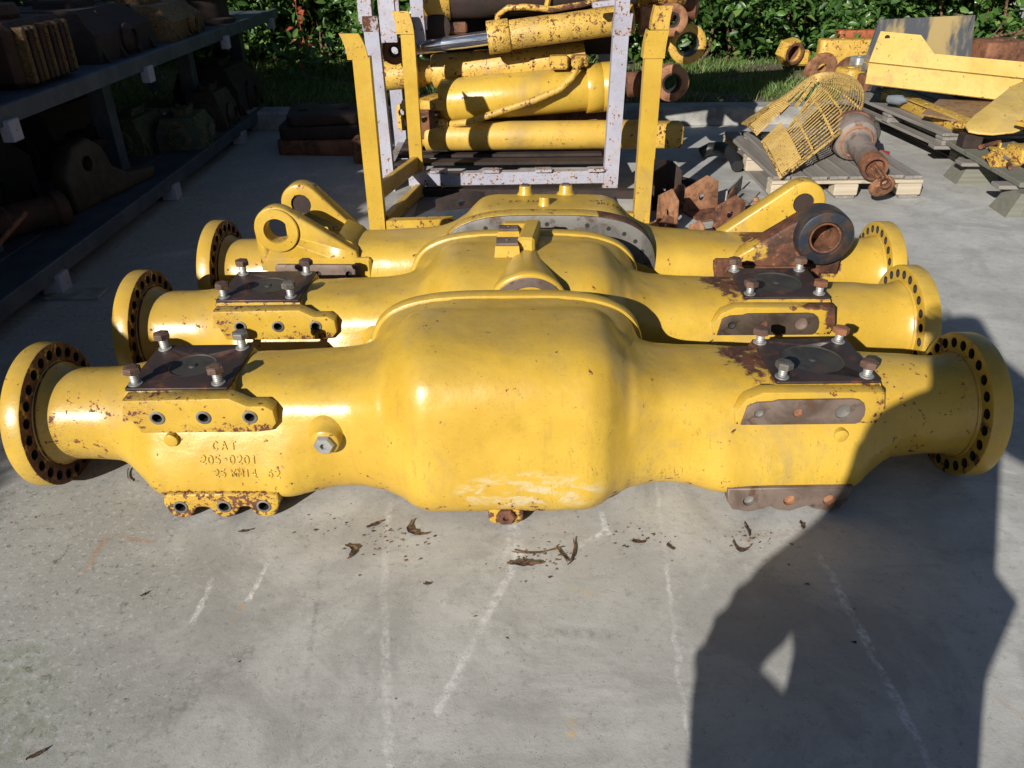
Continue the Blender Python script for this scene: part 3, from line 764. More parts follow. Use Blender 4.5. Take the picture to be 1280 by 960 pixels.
        for (x, z, r), mm in zip(hs, hole_m):
            q = MB(); q.lathe([(r, 0), (r*.96, -.006), (r*.5, -.009), (0, -.010)], frame((x, fyb-.0035, z), (1, 0, 0), (0, 0, 1)), 24); q.build('hole_seat', mm, root)
        # --- lower brackets
        for sx in (-1, 1):
            if sx < 0:
                cxs = [-.888, -.770, -.662]; O = [(-.925, .085), (-.932, .055)]
                for j, cx in enumerate(cxs):
                    O += [(cx+.038*math.cos(R(a)), .043+.038*math.sin(R(a))) for a in range(190, 351, 16)]
                    if j < 2: O += [(cx+.050, .042), (cx+.066, .042)]
                O += [(-.618, .055), (-.62, .085)]
            else:
                cxs = [.655, .765, .872]; O = [(.592, .085), (.598, .04), (.615, .014), (.66, .005), (.70, .016), (.715, .024), (.735, .012), (.77, .006), (.80, .018), (.815, .024), (.835, .014), (.875, .006), (.905, .012), (.925, .045), (.932, .085)]
            m = MB(); m.prism(O, [(cx, .044, .0185 if sx < 0 else .0165, 24) for cx in cxs], .10, frame((0, -.130, 0), (1, 0, 0), (0, 0, 1)), b=.005)
            m.build('lower_bracket', YEL if sx < 0 else [RUSTL if kind == 1 else YEL][0], root, smooth=45, attrs={'wear': lambda x, y, z: 1.05 if kind == 1 else .4}) if sx < 0 else \
            m.build('lower_bracket', BARE, root, smooth=45)
            for j, cx in enumerate(cxs):
                if sx < 0: sleeve(root, cx, .044, -.230, .0195, .0135, MACH, .09)
                else:
                    q = MB(); q.lathe([(.0165, 0), (.0155, -.010), (.008, -.014), (0, -.014)], frame((cx, -.228, .044), (1, 0, 0), (0, 0, 1)), 24); q.build('hole_seat', MACH if j == 0 else RUSTL, root)
        # --- breather boss with hex plug
        bx, bz = (-.475, .232)
        A = Vector((bx, -.142, bz+.01)); M = along(A, A+Vector((0, -1, -.05)))
        m = MB(); m.lathe([(.066, 0), (.058, .028), (.047, .045), (.040, .055), (.038, .072), (.035, .076), (0, .076)], M, 40); m.build('plug_boss', YEL, root, smooth=60, attrs={'wear': lambda x, y, z: .25})
        m = MB(); m.lathe([(.0275, .074), (.0275, .085), (.0235, .091), (.010, .091), (.010, .082), (0, .082)], M, 6); m.build('hex_plug', GALV if kind == 1 else MACH, root, smooth=30)
        if kind == 1:
            # casting dots
            for (x, z) in ((-.888, .232), (.885, .225), ):
                m = MB(); m.lathe([(.019, -.02), (.018, .006), (.014, .008), (0, .008)], frame((x, -.184, z), (1, 0, 0), (0, 0, 1)), 24); m.build('casting_dot', YEL, root)
            letters(root, 'CAT', -.782, .203, .021, bv, track=1.9)
            letters(root, '205-0201', -.817, .167, .021, bv)
            letters(root, '25 KM14', -.785, .131, .020, bv, track=.9)
            letters(root, '62', -.640, .131, .021, bv)
        # drain plug under the dome
        if kind == 1:
            M = frame((-.005, -.255, .036), (1, 0, 0), (0, 0, 1))
            m = MB(); m.prism(rrect(-.047, -.030, .047, .045, .02), [], .035, frame((-.005, -.235, .036), (1, 0, 0), (0, 0, 1)), b=.006); m.build('drain_boss', YEL, root, attrs={'wear': lambda x, y, z: 1.1, 'rust': lambda x, y, z: .40})
            m = MB(); m.lathe([(.026, .012), (.026, .026), (.022, .030), (.009, .030), (.009, .022), (0, .022)], M, 6); m.build('drain_plug', RUST, root, smooth=30)
    if kind == 2:
        # pinion snout with clamp blocks on top of the dome
        M = along((.0, .06, .45), (.01, -.262, .392))
        m = MB(); m.lathe([(.055, 0), (.062, .06), (.078, .14), (.100, .22), (.118, .29), (.126, .322), (.120, .328), (0, .328)], M, 48); m.build('pinion_snout', YEL, root, smooth=60, attrs={'wear': lambda x, y, z: .15})
        m = MB(); m.lathe([(.116, .326), (.112, .332), (.085, .334), (.080, .326), (0, .326)], M, 48); m.build('snout_face', BARE, root)
        for (cx, cy, w, h, z0) in ((-.055, -.03, .075, .07, .500), (-.052, .085, .07, .05, .505)):
            m = MB(); m.loft([[(cx-w*.62, cy-h*.8, .44), (cx+w*.62, cy-h*.8, .44), (cx+w*.62, cy+h*.7, .44), (cx-w*.62, cy+h*.7, .44)], [(cx-w*.5, cy-h*.5, z0+.022), (cx+w*.5, cy-h*.5, z0+.022), (cx+w*.5, cy+h*.5, z0+.022), (cx-w*.5, cy+h*.5, z0+.022)]]); m.build('clamp_pad', YEL, root, attrs={'wear': lambda x, y, z: .3})
            m = MB(); m.box((cx, cy, z0+.026), (w*.96, h*.9, .008)); m.lathe([(.006, 0), (.005, .002), (0, .002)], Matrix.Translation((cx, cy, z0+.031)), 12); m.build('clamp_pad_face', BARE, root)
        m = MB(); m.box((.010, .055, .515), (.055, .19, .050), Matrix.Rotation(R(-8), 4, 'Z'), b=.008); m.build('clamp_bar', YEL, root)
        m = MB(); m.box((-.03, .125, .515), (.09, .050, .045), b=.010); m.build('clamp_bar', YEL, root)
    if kind == 3:
        # rear top bumps
        for (x, y, r, h, mm) in ((-.085, .135, .024, .04, 1), (.075, .145, .026, .04, 1), (-.01, -.015, .020, .04, 0)):
            m = MB(); m.lathe([(r*1.9, -.02), (r*1.35, .006), (r*1.05, .016), (r, .034), (r*.9, h), (0, h)], Matrix.Translation((x, y, .478)), 28); b_ = m.build('oil_port', YEL, root, smooth=50)
            if mm: q = MB(); q.lathe([(r*.8, h+.001), (r*.75, h+.004), (0, h+.004)], Matrix.Translation((x, y, .478)), 6); q.build('port_plug', BARE, b_)
        INK = NT('black_marker').out((.02, .015, .01), .7)
        def topwrite(text, x, y, h):
            cu = bpy.data.curves.new('t', 'FONT'); cu.body = text; cu.size = h; cu.shear = .2; cu.resolution_u = 2
            to = bpy.data.objects.new('t', cu); C.objects.link(to)
            dg = bpy.context.evaluated_depsgraph_get(); me = bpy.data.meshes.new_from_object(to.evaluated_get(dg)); bpy.data.objects.remove(to)
            vs = []
            for v in me.vertices:
                hit = bv.ray_cast(Vector((x+v.co.x, y+v.co.y, 1)), Vector((0, 0, -1)))[0]; vs.append((x+v.co.x, y+v.co.y, (hit.z if hit else .49)+.0012))
            m = MB(); m.add(vs, [tuple(p.vertices) for p in me.polygons]); bpy.data.meshes.remove(me); m.build('marker_writing', INK, root, smooth=None)
        topwrite('S.C. 11A', -.15, .01, .036); topwrite('CAT', .16, .02, .028); topwrite('9R1 N29', .185, -.012, .032)
        # clevis lugs
        def lug(cx, cz, y0, th, tail, r, rh, mat, zb=.27, side=1, bs=.02, attrs=None):
            tx, tz = tail
            d = Vector((tx-cx, tz-cz)); L = d.length; a = math.atan2(d.y, d.x); off = math.acos(min(1, r/L))
            if side > 0: a1 = a+off; arc = [a1+(2*math.pi-2*off)*0]; 
            O = []
            if side > 0:
                # eye at left, tail to the right: from tail up over eye, down the left side
                t1 = a+off
                angs = np.linspace(t1, math.pi+.15, 20)
                O = [(tx, tz), *[(cx+r*math.cos(q), cz+r*math.sin(q)) for q in angs], (cx-r+.005, zb), (tx+.02, zb)]
            else:
                t1 = a-off
                angs = np.linspace(t1, -.15, 20) if t1 > 0 else np.linspace(t1+2*math.pi, -.15, 20)
                O = [(tx, tz), *[(cx+r*math.cos(q), cz+r*math.sin(q)) for q in angs], (cx+r-.005, zb), (tx-.02, zb)]
            m = MB(); m.prism(O, [(cx, cz, rh, 32)], th, frame((0, y0+th, 0), (1, 0, 0), (0, 0, 1)), b=.008)
            o = m.build('clevis_lug', mat, root, smooth=45, attrs=attrs)
            return o
        l1 = lug(-1.0, .432, -.155, .055, (-.715, .352), .088, .046, YEL, attrs={'wear': lambda x, y, z: .3})
        m = MB(); m.lathe([(.082, -.002), (.082, .008), (.079, .011), (.048, .011), (.046, .008), (.046, -.055)], frame((-1.0, -.155, .432), (1, 0, 0), (0, 0, 1)), 40); m.build('lug_boss', YEL, l1)
        l2 = lug(-.965, .462, .065, .075, (-.745, .350), .080, .040, YEL, attrs={'wear': lambda x, y, z: .4})
        m = MB(); m.lathe([(0, 0), (.039, 0), (.039, -.02), (0, -.02)], frame((-.965, .075, .462), (1, 0, 0), (0, 0, 1)), 28); m.build('lug_plug', RUSTD, l2)
        m = MB(); m.loft([[(-.80, -.11, .335), (-.71, -.11, .335), (-.70, .08, .335), (-.80, .08, .335)], [(-.79, -.11, .395), (-.74, -.11, .372), (-.73, .08, .372), (-.79, .08, .40)]]); m.build('lug_web', YEL, root)
        l3 = lug(.995, .425, -.160, .085, (.70, .335), .092, .050, YEL, side=-1, attrs={'rust': lambda x, y, z: .36+.55*min(1, max(0, (x-.74)*4.5)), 'wear': lambda x, y, z: .6})
        m = MB(); m.lathe([(.100, -.05), (.102, -.03), (.102, .036), (.096, .046), (.094, .047), (.062, .048), (.060, .046), (.056, .036), (.056, -.10)], frame((.995, -.165, .425), (1, 0, 0), (0, 0, 1)), 48); m.build('bushing', DARKBLUE, l3, smooth=28)
        m = MB(); m.lathe([(.0565, .040), (.055, .042), (.050, .040), (.048, .034), (.048, -.09), (0, -.09)], frame((.995, -.165, .425), (1, 0, 0), (0, 0, 1)), 32); m.build('bushing_liner', RUST, l3)
        l4 = lug(.985, .470, .060, .075, (.68, .345), .084, .040, YEL, side=-1, attrs={'wear': lambda x, y, z: .25, 'rust': lambda x, y, z: .38 if x > .93 and z > .45 else .05})
        m = MB(); m.lathe([(0, 0), (.039, 0), (.039, -.02), (0, -.02)], frame((.985, .07, .470), (1, 0, 0), (0, 0, 1)), 28); m.build('lug_plug', RUSTD, l4)
        for (x0, x1, mm) in ((-1.025, -.70, BARE), (.66, .98, RUST)):
            hs = [x0+.045, (x0+x1)/2, x1-.045]
            m = MB(); m.prism(rrect(x0, .225, x1, .305, .016), [(h, .268, .013, 20) for h in hs], .02, frame((0, -.158, 0), (1, 0, 0), (0, 0, 1)), b=.003); m.build('side_plate', mm, root)
            for h in hs: q = MB(); q.lathe([(.0125, 0), (.0125, -.012), (0, -.012)], frame((h, -.176, .268), (1, 0, 0), (0, 0, 1)), 18); q.build('bolt_hole', BLACKHOLE, root)
        for sxx in (-.86, .82): m = MB(); m.box((sxx, -.148, .265), (.40, .03, .12), b=.01); m.build('side_block', YEL, root, attrs={'rust': lambda x, y, z: .7 if x > 0 else 0})
    return root
axle('nearest of the three yellow axle housings, raised casting numbers and smooth round belly', (-.015, 1.93, 0), R(.0), 1)
axle('middle yellow axle housing with round pinion snout and clamp blocks on top', (.045, 2.46, 0), R(-.6), 2)
axle('rearmost yellow axle housing with upright clevis lugs and a dark bushing', (.14, 2.95, 0), R(-2.2), 3)

# ------------------------------------------------------------------ stillage frames (yellow front one, grey one behind) and the cylinders lying in them
def post(root, x, y, z0, z1, sx, sy, mat, lean=(0, 0), wear=.15, name='post'):
    m = MB(); h = z1-z0
    m.loft([[(x+lean[0]*k+a*sx/2, y+lean[1]*k+b*sy/2, z0+h*k) for a, b in ((-1, -1), (1, -1), (1, 1), (-1, 1))] for k in (0, .01, .3, .6, .99, 1)])
    return m.build(name, mat, root, smooth=30, attrs={'wear': lambda x, y, z: wear+(.3 if z < z0+.15 else 0)})
def cap(root, x, y, z, w, hgt, out, mat, attrs=None, twist=0):
    """bent guide plate on top of a post, flaring by 'out' in x"""
    m = MB(); M = Matrix.Translation((x, y, z)) @ Matrix.Rotation(twist, 4, 'Z')
    t_ = .012; r = []
    for k in range(6):
        q = k/5; ww = w*(1-.08*q*q); r.append([(out*q*q-ww/2, -t_/2-.004*q, hgt*q), (out*q*q+ww/2, -t_/2-.004*q, hgt*q), (out*q*q+ww/2, t_/2, hgt*q), (out*q*q-ww/2, t_/2, hgt*q)])
    m.loft(r, M=M)
    for sx in (-1,):  # side wing
        r = []
        for k in range(6):
            q = k/5; r.append([(out*q*q+sx*w/2, 0, hgt*q), (out*q*q+sx*w/2+.008, 0, hgt*q), (out*q*q+sx*w/2+.008, .07, hgt*q), (out*q*q+sx*w/2, .07, hgt*q)])
        m.loft(r, M=M)
    return m.build('guide_cap', mat, root, smooth=30, attrs=attrs or {'wear': lambda x, y, z: .35})
yr = thing('steel_stillage', 'yellow steel stillage frame with four upright posts standing behind the axle housings', 'stillage', (0, 4.3, 0))
Y0 = -4.3
def Yp(*a): return a
PF = [(-.70, 4.06, .87, .082, .07), (-.555, 4.76, .91, .075, .06), (.705, 4.15, .95, .085, .06), (.80, 4.62, .93, .07, .06)]
for i, (x, y, zt, sx, sy) in enumerate(PF):
    post(yr, x, y-4.3, 0.0, zt, sx, sy, YEL if i != 2 else YEL, (0, 0))
cap(yr, -.715, 4.03-4.3, .86, .098, .115, -.03, YEL)
cap(yr, -.565, 4.73-4.3, .895, .095, .115, -.02, YEL2, {'rust': lambda x, y, z: .30 if z > .95 else .1, 'wear': lambda x, y, z: .4})
cap(yr, .705, 4.12-4.3, .84, .105, .125, .015, YEL)
cap(yr, .805, 4.58-4.3, .92, .095, .115, .015, YEL2, {'rust': lambda x, y, z: .42, 'wear': lambda x, y, z: .5})
def beam(root, a, b, w, h, mat, name='cross_bar', wear=.3, bev=.004):
    a = Vector(a); b = Vector(b); L = (b-a).length
    m = MB(); F = frame(tuple((a+b)/2), tuple(b-a), (0, 0, 1) if abs((b-a).normalized().z) < .9 else (0, 1, 0))
    m.box((0, 0, 0), (L, h, w), F, b=bev)      # local y = up
    return m.build(name, mat, root, smooth=30, attrs={'wear': lambda x, y, z: wear})
beam(yr, (-.690, 4.09-4.3, .205), (-.56, 4.73-4.3, .185), .035, .085, YEL2)
beam(yr, (-.665, 4.09-4.3, .045), (-.53, 4.73-4.3, .045), .04, .07, YEL2)
beam(yr, (.745, 4.19-4.3, .215), (.80, 4.59-4.3, .215), .035, .085, YEL2)
beam(yr, (.745, 4.19-4.3, .045), (.80, 4.59-4.3, .045), .04, .07, YEL2)
beam(yr, (-.655, 4.06-4.3, .035), (-.30, 4.08-4.3, .035), .06, .065, YEL, 'foot_stub', wear=.6)
beam(yr, (.42, 4.13-4.3, .035), (.66, 4.14-4.3, .035), .06, .065, YEL, 'foot_stub', wear=.6)
beam(yr, (-.515, 4.70-4.3, .025), (.765, 4.62-4.3, .025), .06, .05, RUSTD, wear=.3)
m = MB(); m.box((.04, .08, .012), (1.15, .50, .006), b=.001); m.build('shade_sheet', SHELF, yr)  # dark sheet added over the ground, standing in for shade inside the stillage
beam(yr, (-.02, 4.32-4.3, .075), (.40, 4.36-4.3, .075), .05, .012, WOODL, 'packing_strip')
# grey stillage
gr = thing('steel_stillage', 'pale lilac grey steel stillage whose posts rise between and above the yellow ones', 'stillage', (0, 4.9, 0))
o_ = -4.9
GP = [(-.745, 4.84, 0, .93, .082), (.60, 4.72, 0, .90, .085), (-.74, 5.55, 0, .93, .08), (.62, 5.55, 0, .93, .08)]
for x, y, z0, z1, w in GP: post(gr, x, y+o_, z0, z1, w, .07, GREYP, (-.02 if x < 0 else .015, 0), .1)
cap(gr, -.765, 4.81+o_, .90, .09, .08, 0, GREYP, {'rust': lambda x, y, z: .52 if z > .03 else .3, 'wear': lambda x, y, z: .8})
cap(gr, .617, 4.69+o_, .88, .10, .11, .01, GREYP, {'rust': lambda x, y, z: .2, 'wear': lambda x, y, z: .5})
beam(gr, (-.60, 4.70+o_, .105), (.56, 4.72+o_, .105), .06, .075, GREYP, wear=.25)
beam(gr, (-.70, 5.55+o_, .105), (.58, 5.55+o_, .105), .06, .075, GREYP)
beam(gr, (-.74, 4.88+o_, .105), (-.74, 5.51+o_, .105), .05, .06, GREYP)
beam(gr, (.62, 4.76+o_, .105), (.62, 5.51+o_, .105), .05, .06, GREYP)
for y in (4.86, 5.05, 5.24, 5.42): beam(gr, (-.70, y+o_, .16), (.58, y+o_, .16), .10, .02, RUSTD, 'deck_strip')
for q in range(4): 
    m = MB(); m.box((-.42+.31*q, 4.70+o_, .150), (.10, .07, .018)); m.build('packing_tab', GREYP, gr, attrs={'wear': lambda x, y, z: .6})
# second grey tier stacked on the first
g2 = thing('steel_stillage', 'upper lilac grey stillage stacked on top, only the feet of its posts in view', 'stillage', (0, 4.9, .94))
for x, y in ((-.79, 4.84), (.615, 4.72), (-.72, 5.5), (.63, 5.5)): post(g2, x, y+o_, .0, .55, .075, .07, GREYP, (0, 0), .15)
post(g2, -.66, 4.78+o_, -.09, .50, .088, .05, GREYP, (-.01, 0), .1, 'foot'); post(g2, -.50, 4.84+o_, -.09, .50, .07, .05, GREYP, (-.01, 0), .1, 'foot')
beam(g2, (-.75, 4.9+o_, .50), (.58, 4.78+o_, .50), .06, .075, GREYP); beam(g2, (-.72, 5.5+o_, .50), (.6, 5.5+o_, .50), .06, .075, GREYP)
beam(g2, (.46, 4.78+o_, .085), (.60, 4.78+o_, .10), .06, .03, GREYP)

def cylinder(name, label, cat, A, B, parts, group='hydraulic cylinders stacked in the stillage'):
    A = Vector(A); B = Vector(B); root = thing(name, label, cat, tuple(A), 0, group)
    M = Matrix.Translation(-A) @ along(A, B)
    for (nm, mat, prof, at) in parts:
        m = MB(); m.lathe(prof, M, 40); m.build(nm, mat, root, smooth=45, attrs=at)
    return root, M
wf = lambda w: {'wear': lambda x, y, z, w=w: w}
# A: plain long ram tube at the bottom
r1, M = cylinder('hydraulic_cylinder', 'lowest long plain yellow ram tube, rust spotted, in the stillage', 'cylinder', (-.62, 5.04, .275), (.90, 5.06, .27),
  [('barrel', YEL2, [(0, 0), (.055, .001), (.060, .006), (.060, .09), (.083, .10), (.087, .11), (.087, 1.42), (.083, 1.43), (0, 1.43)], wf(.1)),
   ('collar', YEL2, [(0, 1.425), (.077, 1.43), (.080, 1.435), (.080, 1.50), (.077, 1.505), (0, 1.505)], wf(.3))])
m = MB(); m.prism(rrect(.89, -.075, 1.08, .075, .03), [], .12, frame((0, 5.12-5.04, -.008), (1, 0, 0), (0, 0, 1)) @ Matrix.Translation((.62, 0, 0)), b=.015); m.build('rod_end', YEL2, r1, smooth=45, attrs=wf(.5))
# rust streak scrawl patch drawn by wear on the tube: scabby sleeve
# B: thick cylinder with external pipe
r2, M = cylinder('hydraulic_cylinder', 'thick yellow hydraulic cylinder with a curved oil pipe along its front', 'cylinder', (-.56, 5.10, .46), (.72, 5.16, .545),
  [('barrel', YEL, [(0, .13), (.10, .13), (.122, .15), (.130, .16), (.130, 1.03), (.128, 1.035), (0, 1.035)], wf(.22)),
   ('head', YEL, [(0, 1.03), (.142, 1.035), (.145, 1.04), (.145, 1.13), (.143, 1.132), (.143, 1.136), (.145, 1.138), (.145, 1.22), (.140, 1.23), (0, 1.23)], wf(.2)),
   ('rod', CHROME, [(0, 1.22), (.05, 1.22), (.05, 1.34), (0, 1.34)], None),
   ('rod_gland', RUST, [(.055, 1.28), (.075, 1.29), (.075, 1.40), (.05, 1.42), (0, 1.42)], None)])
M2 = M
m = MB(); m.prism([(-.10, -.02), (-.02, -.09), (.10, -.14), (.16, -.13), (.16, .13), (.08, .12), (0, .04), (-.10, .05)], [(-.045, .01, .025, 20)], .06, M @ frame((0, .03, 0), (0, 0, 1), (-1, 0, 0)), b=.01); m.build('base_clevis', YEL2, r2, smooth=45, attrs=wf(.5))
m = MB(); m.prism([(-.10, -.02), (-.02, -.07), (.16, -.09), (.16, .09), (.0, .05), (-.10, .05)], [(-.045, .01, .025, 20)], .05, M @ frame((0, -.08, 0), (0, 0, 1), (-1, 0, 0)), b=.01); m.build('base_clevis', YEL2, r2, smooth=45, attrs=wf(.6))
def eye(root, c, r, ri, th, mat, liner, name='rod_eye', axis=(0, -1, 0), seg=40):
    F = frame(c, (1, 0, 0), (0, 0, 1)) if axis == (0, -1, 0) else along(c, tuple(Vector(c)+Vector(axis)))
    m = MB(); m.lathe([(ri, 0), (ri+.004, .003), (r-.012, .003), (r, -.006), (r, -th+.006), (r-.01, -th), (ri, -th), (ri, 0)], F, seg); o = m.build(name, mat, root, smooth=45, attrs={'wear': lambda x, y, z: .5, 'rust': lambda x, y, z: .1})
    m = MB(); m.lathe([(ri-.0005, -.004), (ri-.012, -.006), (ri-.012, -th+.006), (ri-.0005, -th+.004)], F, seg); m.build('bush', liner, o, smooth=45)
    return o
eye(r2, (.98+.56, 5.02-5.10, .575-.46), .105, .058, .10, RUSTL, RUSTD)
m = MB(); m.tube([Vector(p)-Vector((-.56, 5.10, .46)) for p in ((-.40, 5.05, .345), (-.33, 4.99, .36), (-.25, 4.955, .375), (-.05, 4.945, .44), (.15, 4.945, .50), (.30, 4.95, .56), (.37, 4.96, .62), (.41, 5.0, .685), (.43, 5.06, .71))], .021, 14)
m.build('oil_pipe', YEL2, r2, smooth=60, attrs=wf(.5))
m = MB(); m.box((.22, .03, .26), (.14, .08, .08), b=.01); m.box((.97, -.03, .24), (.13, .09, .07), b=.01)
m2 = MB(); m2.box((.86, -.02, .235), (.11, .10, .075), b=.01); m2.build('port_block', YEL2, r2, attrs=wf(.6))
m2 = MB(); m2.box((.985, -.01, .240), (.10, .10, .065), b=.01); m2.build('port_block', YEL2, r2, attrs=wf(.8))
m2 = MB(); m2.lathe([(0, -.02), (.03, -.02), (.03, .02), (.026, .024), (0, .024)], along((.155, -.10, -.10), (.155, -.13, -.10)), 20); m2.build('pipe_port', YEL2, r2, attrs=wf(.8))
# C: thin cylinder with extended chrome rod, lying on top
r3, M = cylinder('hydraulic_cylinder', 'slim rust freckled yellow cylinder with its chrome rod extended to the left', 'cylinder', (-.58, 4.98, .79), (.72, 5.02, .935),
  [('barrel', YEL3, [(0, .47), (.078, .47), (.080, .475), (.080, 1.30), (.075, 1.31), (0, 1.31)], wf(.0)),
   ('gland', YEL3, [(0, .46), (.088, .462), (.091, .468), (.091, .585), (.088, .590), (.082, .592)], wf(.1)),
   ('rod', CHROME, [(0, .0), (.038, .002), (.040, .01), (.040, .47), (0, .47)], None)])
eye(r3, (-.09, .01, -.015), .075, .035, .07, RUST, RUSTD)
eye(r3, (1.53, .02, .135), .088, .042, .09, RUSTL, RUSTD)
m = MB(); m.box((1.40, .06, .13), (.12, .06, .15), b=.01); m.build('rod_yoke', RUSTL, r3)
# D: cylinder behind C, rusty gland
r4, M = cylinder('hydraulic_cylinder', 'yellow cylinder half hidden behind the chrome rod, round bare end at left', 'cylinder', (-.78, 5.24, .60), (.55, 5.24, .70),
  [('barrel', YEL2, [(0, 0), (.078, .0), (.085, .008), (.085, .24), (.07, .26), (.07, .3), (.095, .31), (.10, .32), (.10, 1.25), (0, 1.26)], wf(.5))])
eye(r4, (1.87, -.04, .17), .115, .070, .12, YEL2, RUBBER)
# E: large dark bottomed cylinder at the very top, running out of frame
r5, M = cylinder('hydraulic_cylinder', 'big cylinder at the top edge of the frame lying across the stack', 'cylinder', (-.52, 5.10, 1.06), (.95, 5.16, 1.11),
  [('barrel', RUSTD, [(0, .12), (.13, .12), (.135, .13), (.135, 1.25), (.13, 1.26), (0, 1.26)], None),
   ('head', YEL2, [(0, 0), (.12, .0), (.145, .012), (.145, .17), (.14, .18), (.0, .18)], wf(.4)),
   ('base_end', YEL2, [(0, 1.25), (.11, 1.25), (.125, 1.27), (.125, 1.55), (.11, 1.56), (0, 1.56)], wf(.7))])
r6, M = cylinder('hydraulic_cylinder', 'rusty round cylinder end poking out right at the top of the stack', 'cylinder', (.35, 5.45, .98), (1.16, 5.30, 1.0),
  [('barrel', RUST, [(0, 0), (.10, 0), (.11, .01), (.11, .80), (.07, .82), (.07, .78), (0, .78)], None)])
r7, M = cylinder('hydraulic_cylinder', 'dark cylinder deep in the stack behind the thick piped one', 'cylinder', (-.6, 5.42, .32), (.75, 5.42, .32),
  [('barrel', RUST, [(0, 0), (.13, 0), (.14, .01), (.14, 1.34), (0, 1.35)], None)])
r8, M = cylinder('hydraulic_cylinder', 'rust brown cylinder at the back of the upper layer', 'cylinder', (-.55, 5.46, .80), (.75, 5.46, .82),
  [('barrel', RUSTD, [(0, 0), (.12, 0), (.13, .01), (.13, 1.30), (0, 1.31)], None)])
cylinder('hydraulic_cylinder', 'upper tier cylinder above the top edge of the view, nearer one', 'cylinder', (-.5, 5.05, 1.42), (.95, 5.1, 1.42),
  [('barrel', YEL2, [(0, 0), (.15, 0), (.16, .01), (.16, 1.44), (0, 1.45)], None)])
cylinder('hydraulic_cylinder', 'upper tier cylinder above the top edge of the view, rear one', 'cylinder', (-.5, 5.42, 1.30), (1.2, 5.40, 1.34),
  [('barrel', RUST, [(0, 0), (.15, 0), (.16, .01), (.16, 1.69), (0, 1.70)], None)])
# black pivot housing under the big cylinder, left
pv = thing('pivot_housing', 'dark round pivot housing wedged under the big cylinder above the chrome rod', 'machine part', (-.42, 5.02, .90))
m = MB(); m.lathe([(0, 0), (.07, 0), (.085, .01), (.085, .07), (.04, .085), (0, .085)], along((0, .05, 0), (0, -.05, 0)), 28); m.build('drum', RUSTD, pv)
m = MB(); m.box((.10, .05, -.01), (.16, .07, .06), b=.01); m.build('arm', RUST, pv)
# bent oil pipe on the slim cylinder
bp = thing('oil_pipe', 'bent yellow and rusty oil pipe lying above the slim cylinder', 'pipe', (-.05, 5.0, .93))
m = MB(); m.tube([(-.02, .02, -.08), (-.01, 0, .03), (.05, -.02, .07), (.15, -.03, .075), (.30, -.03, .06), (.48, -.02, .085), (.62, 0, .12)], .017, 10); m.build('tube', YEL2, bp, attrs={'wear': lambda x, y, z: .9, 'rust': lambda x, y, z: .6 if x > .3 else .1})
m = MB(); m.lathe([(0, 0), (.016, 0), (.016, .06), (.022, .065), (.022, .09), (0, .09)], along((.27, 0, .07), (.29, -.02, .16)), 6); m.build('pipe_nut', YEL2, bp)
# small yellow bracket plates around the left end of the rams
for (lab, x, y, z, w, h, a) in (('rusty brown bracket under the thick cylinder beside the yellow post', -.52, 5.0, .36, .13, .17, .2), ('yellow packing bracket behind the grey post at the stack end', -.66, 5.12, .38, .07, .16, -.3)):
    b_ = thing('bracket', lab, 'bracket', (x, y, z)); m = MB(); m.prism(rrect(-w/2, -h/2, w/2, h/2, .03), [(0, .03, .02, 16)], .03, frame((0, 0, 0), (math.cos(a), math.sin(a), 0), (0, 0, 1)), b=.006); m.build('plate', RUST if a > 0 else YEL2, b_, attrs=wf(.5))

# ------------------------------------------------------------------ rusty angle pieces on the ground right of the stillage
def bent(label, x, y, rz, w, d, h, t_=.012, mat=RUST, tilt=0, z=0, top=None):
    o = thing('rusty_bracket', label, 'bracket', (x, y, z), rz, 'rusty bent brackets beside the stillage')
    M = Matrix.Rotation(tilt, 4, 'X')
    m = MB(); m.box((0, 0, t_/2), (w, d, t_), M, b=.003); m.build('base_plate', mat, o)
    m = MB(); m.prism([(-w/2, 0), (w/2, 0), (w/2*.9, h*.8), (w*.1, h), (-w/2, h*.7)], [(0, h*.4, .02, 14)], t_, M @ frame((0, d/2-t_, 0), (1, 0, 0), (0, 0, 1)), b=.003); m.build('upright_plate', top or mat, o)
    return o
bent('small rusty bracket nearest the right yellow post foot', .84, 3.92, .5, .10, .16, .10)
bent('rounded rusty tongue plate standing on edge nearest the rear axle', .92, 3.80, -.9, .10, .07, .13, mat=RUSTL)
bent('large rusty angle with a pale jagged upper edge', 1.10, 4.28, .35, .22, .20, .20, top=RUSTL)
bent('rusty angle bracket leaning with a thin pin beside it', 1.18, 4.02, .25, .18, .16, .17)
bent('rusty channel lying furthest back beside the post', 1.02, 4.62, -.2, .20, .18, .09, mat=RUSTD)
bent('long rusty flat propped against the yellow post', .92, 4.30, 1.1, .36, .06, .16, mat=RUST)
bent('rusty angle seen between the stillage foot and the rear axle arm', .80, 4.05, -1.2, .20, .10, .22, mat=RUSTL)
for (lab, x, y, rz, w, d, h, mm) in (('dark rusty angle inside the stillage behind the rear axle dome', -.25, 4.32, .3, .3, .2, .12, RUSTD), ('second dark rusty angle inside the stillage', .22, 4.40, -.4, .28, .16, .10, RUSTD), ('dark rusty angle lying beyond the right rear yellow post', 1.0, 4.95, .7, .26, .22, .12, RUSTD), ('tall dark rusty plate beside the right yellow post', .88, 4.42, -.2, .18, .12, .26, RUSTD), ('rusty plate half buried in the pile nearest the pallet', 1.30, 4.38, 1.0, .16, .14, .12, RUST)): bent(lab, x, y, rz, w, d, h, mat=mm)
p_ = thing('rusty_pin', 'thin rusty pin standing upright among the rusty brackets', 'pin', (1.26, 3.98, 0)); m = MB(); m.lathe([(0, 0), (.03, 0), (.03, .01), (.013, .014), (.013, .17), (.018, .175), (.012, .19), (0, .19)], I4, 16); m.build('shaft', RUSTL, p_)
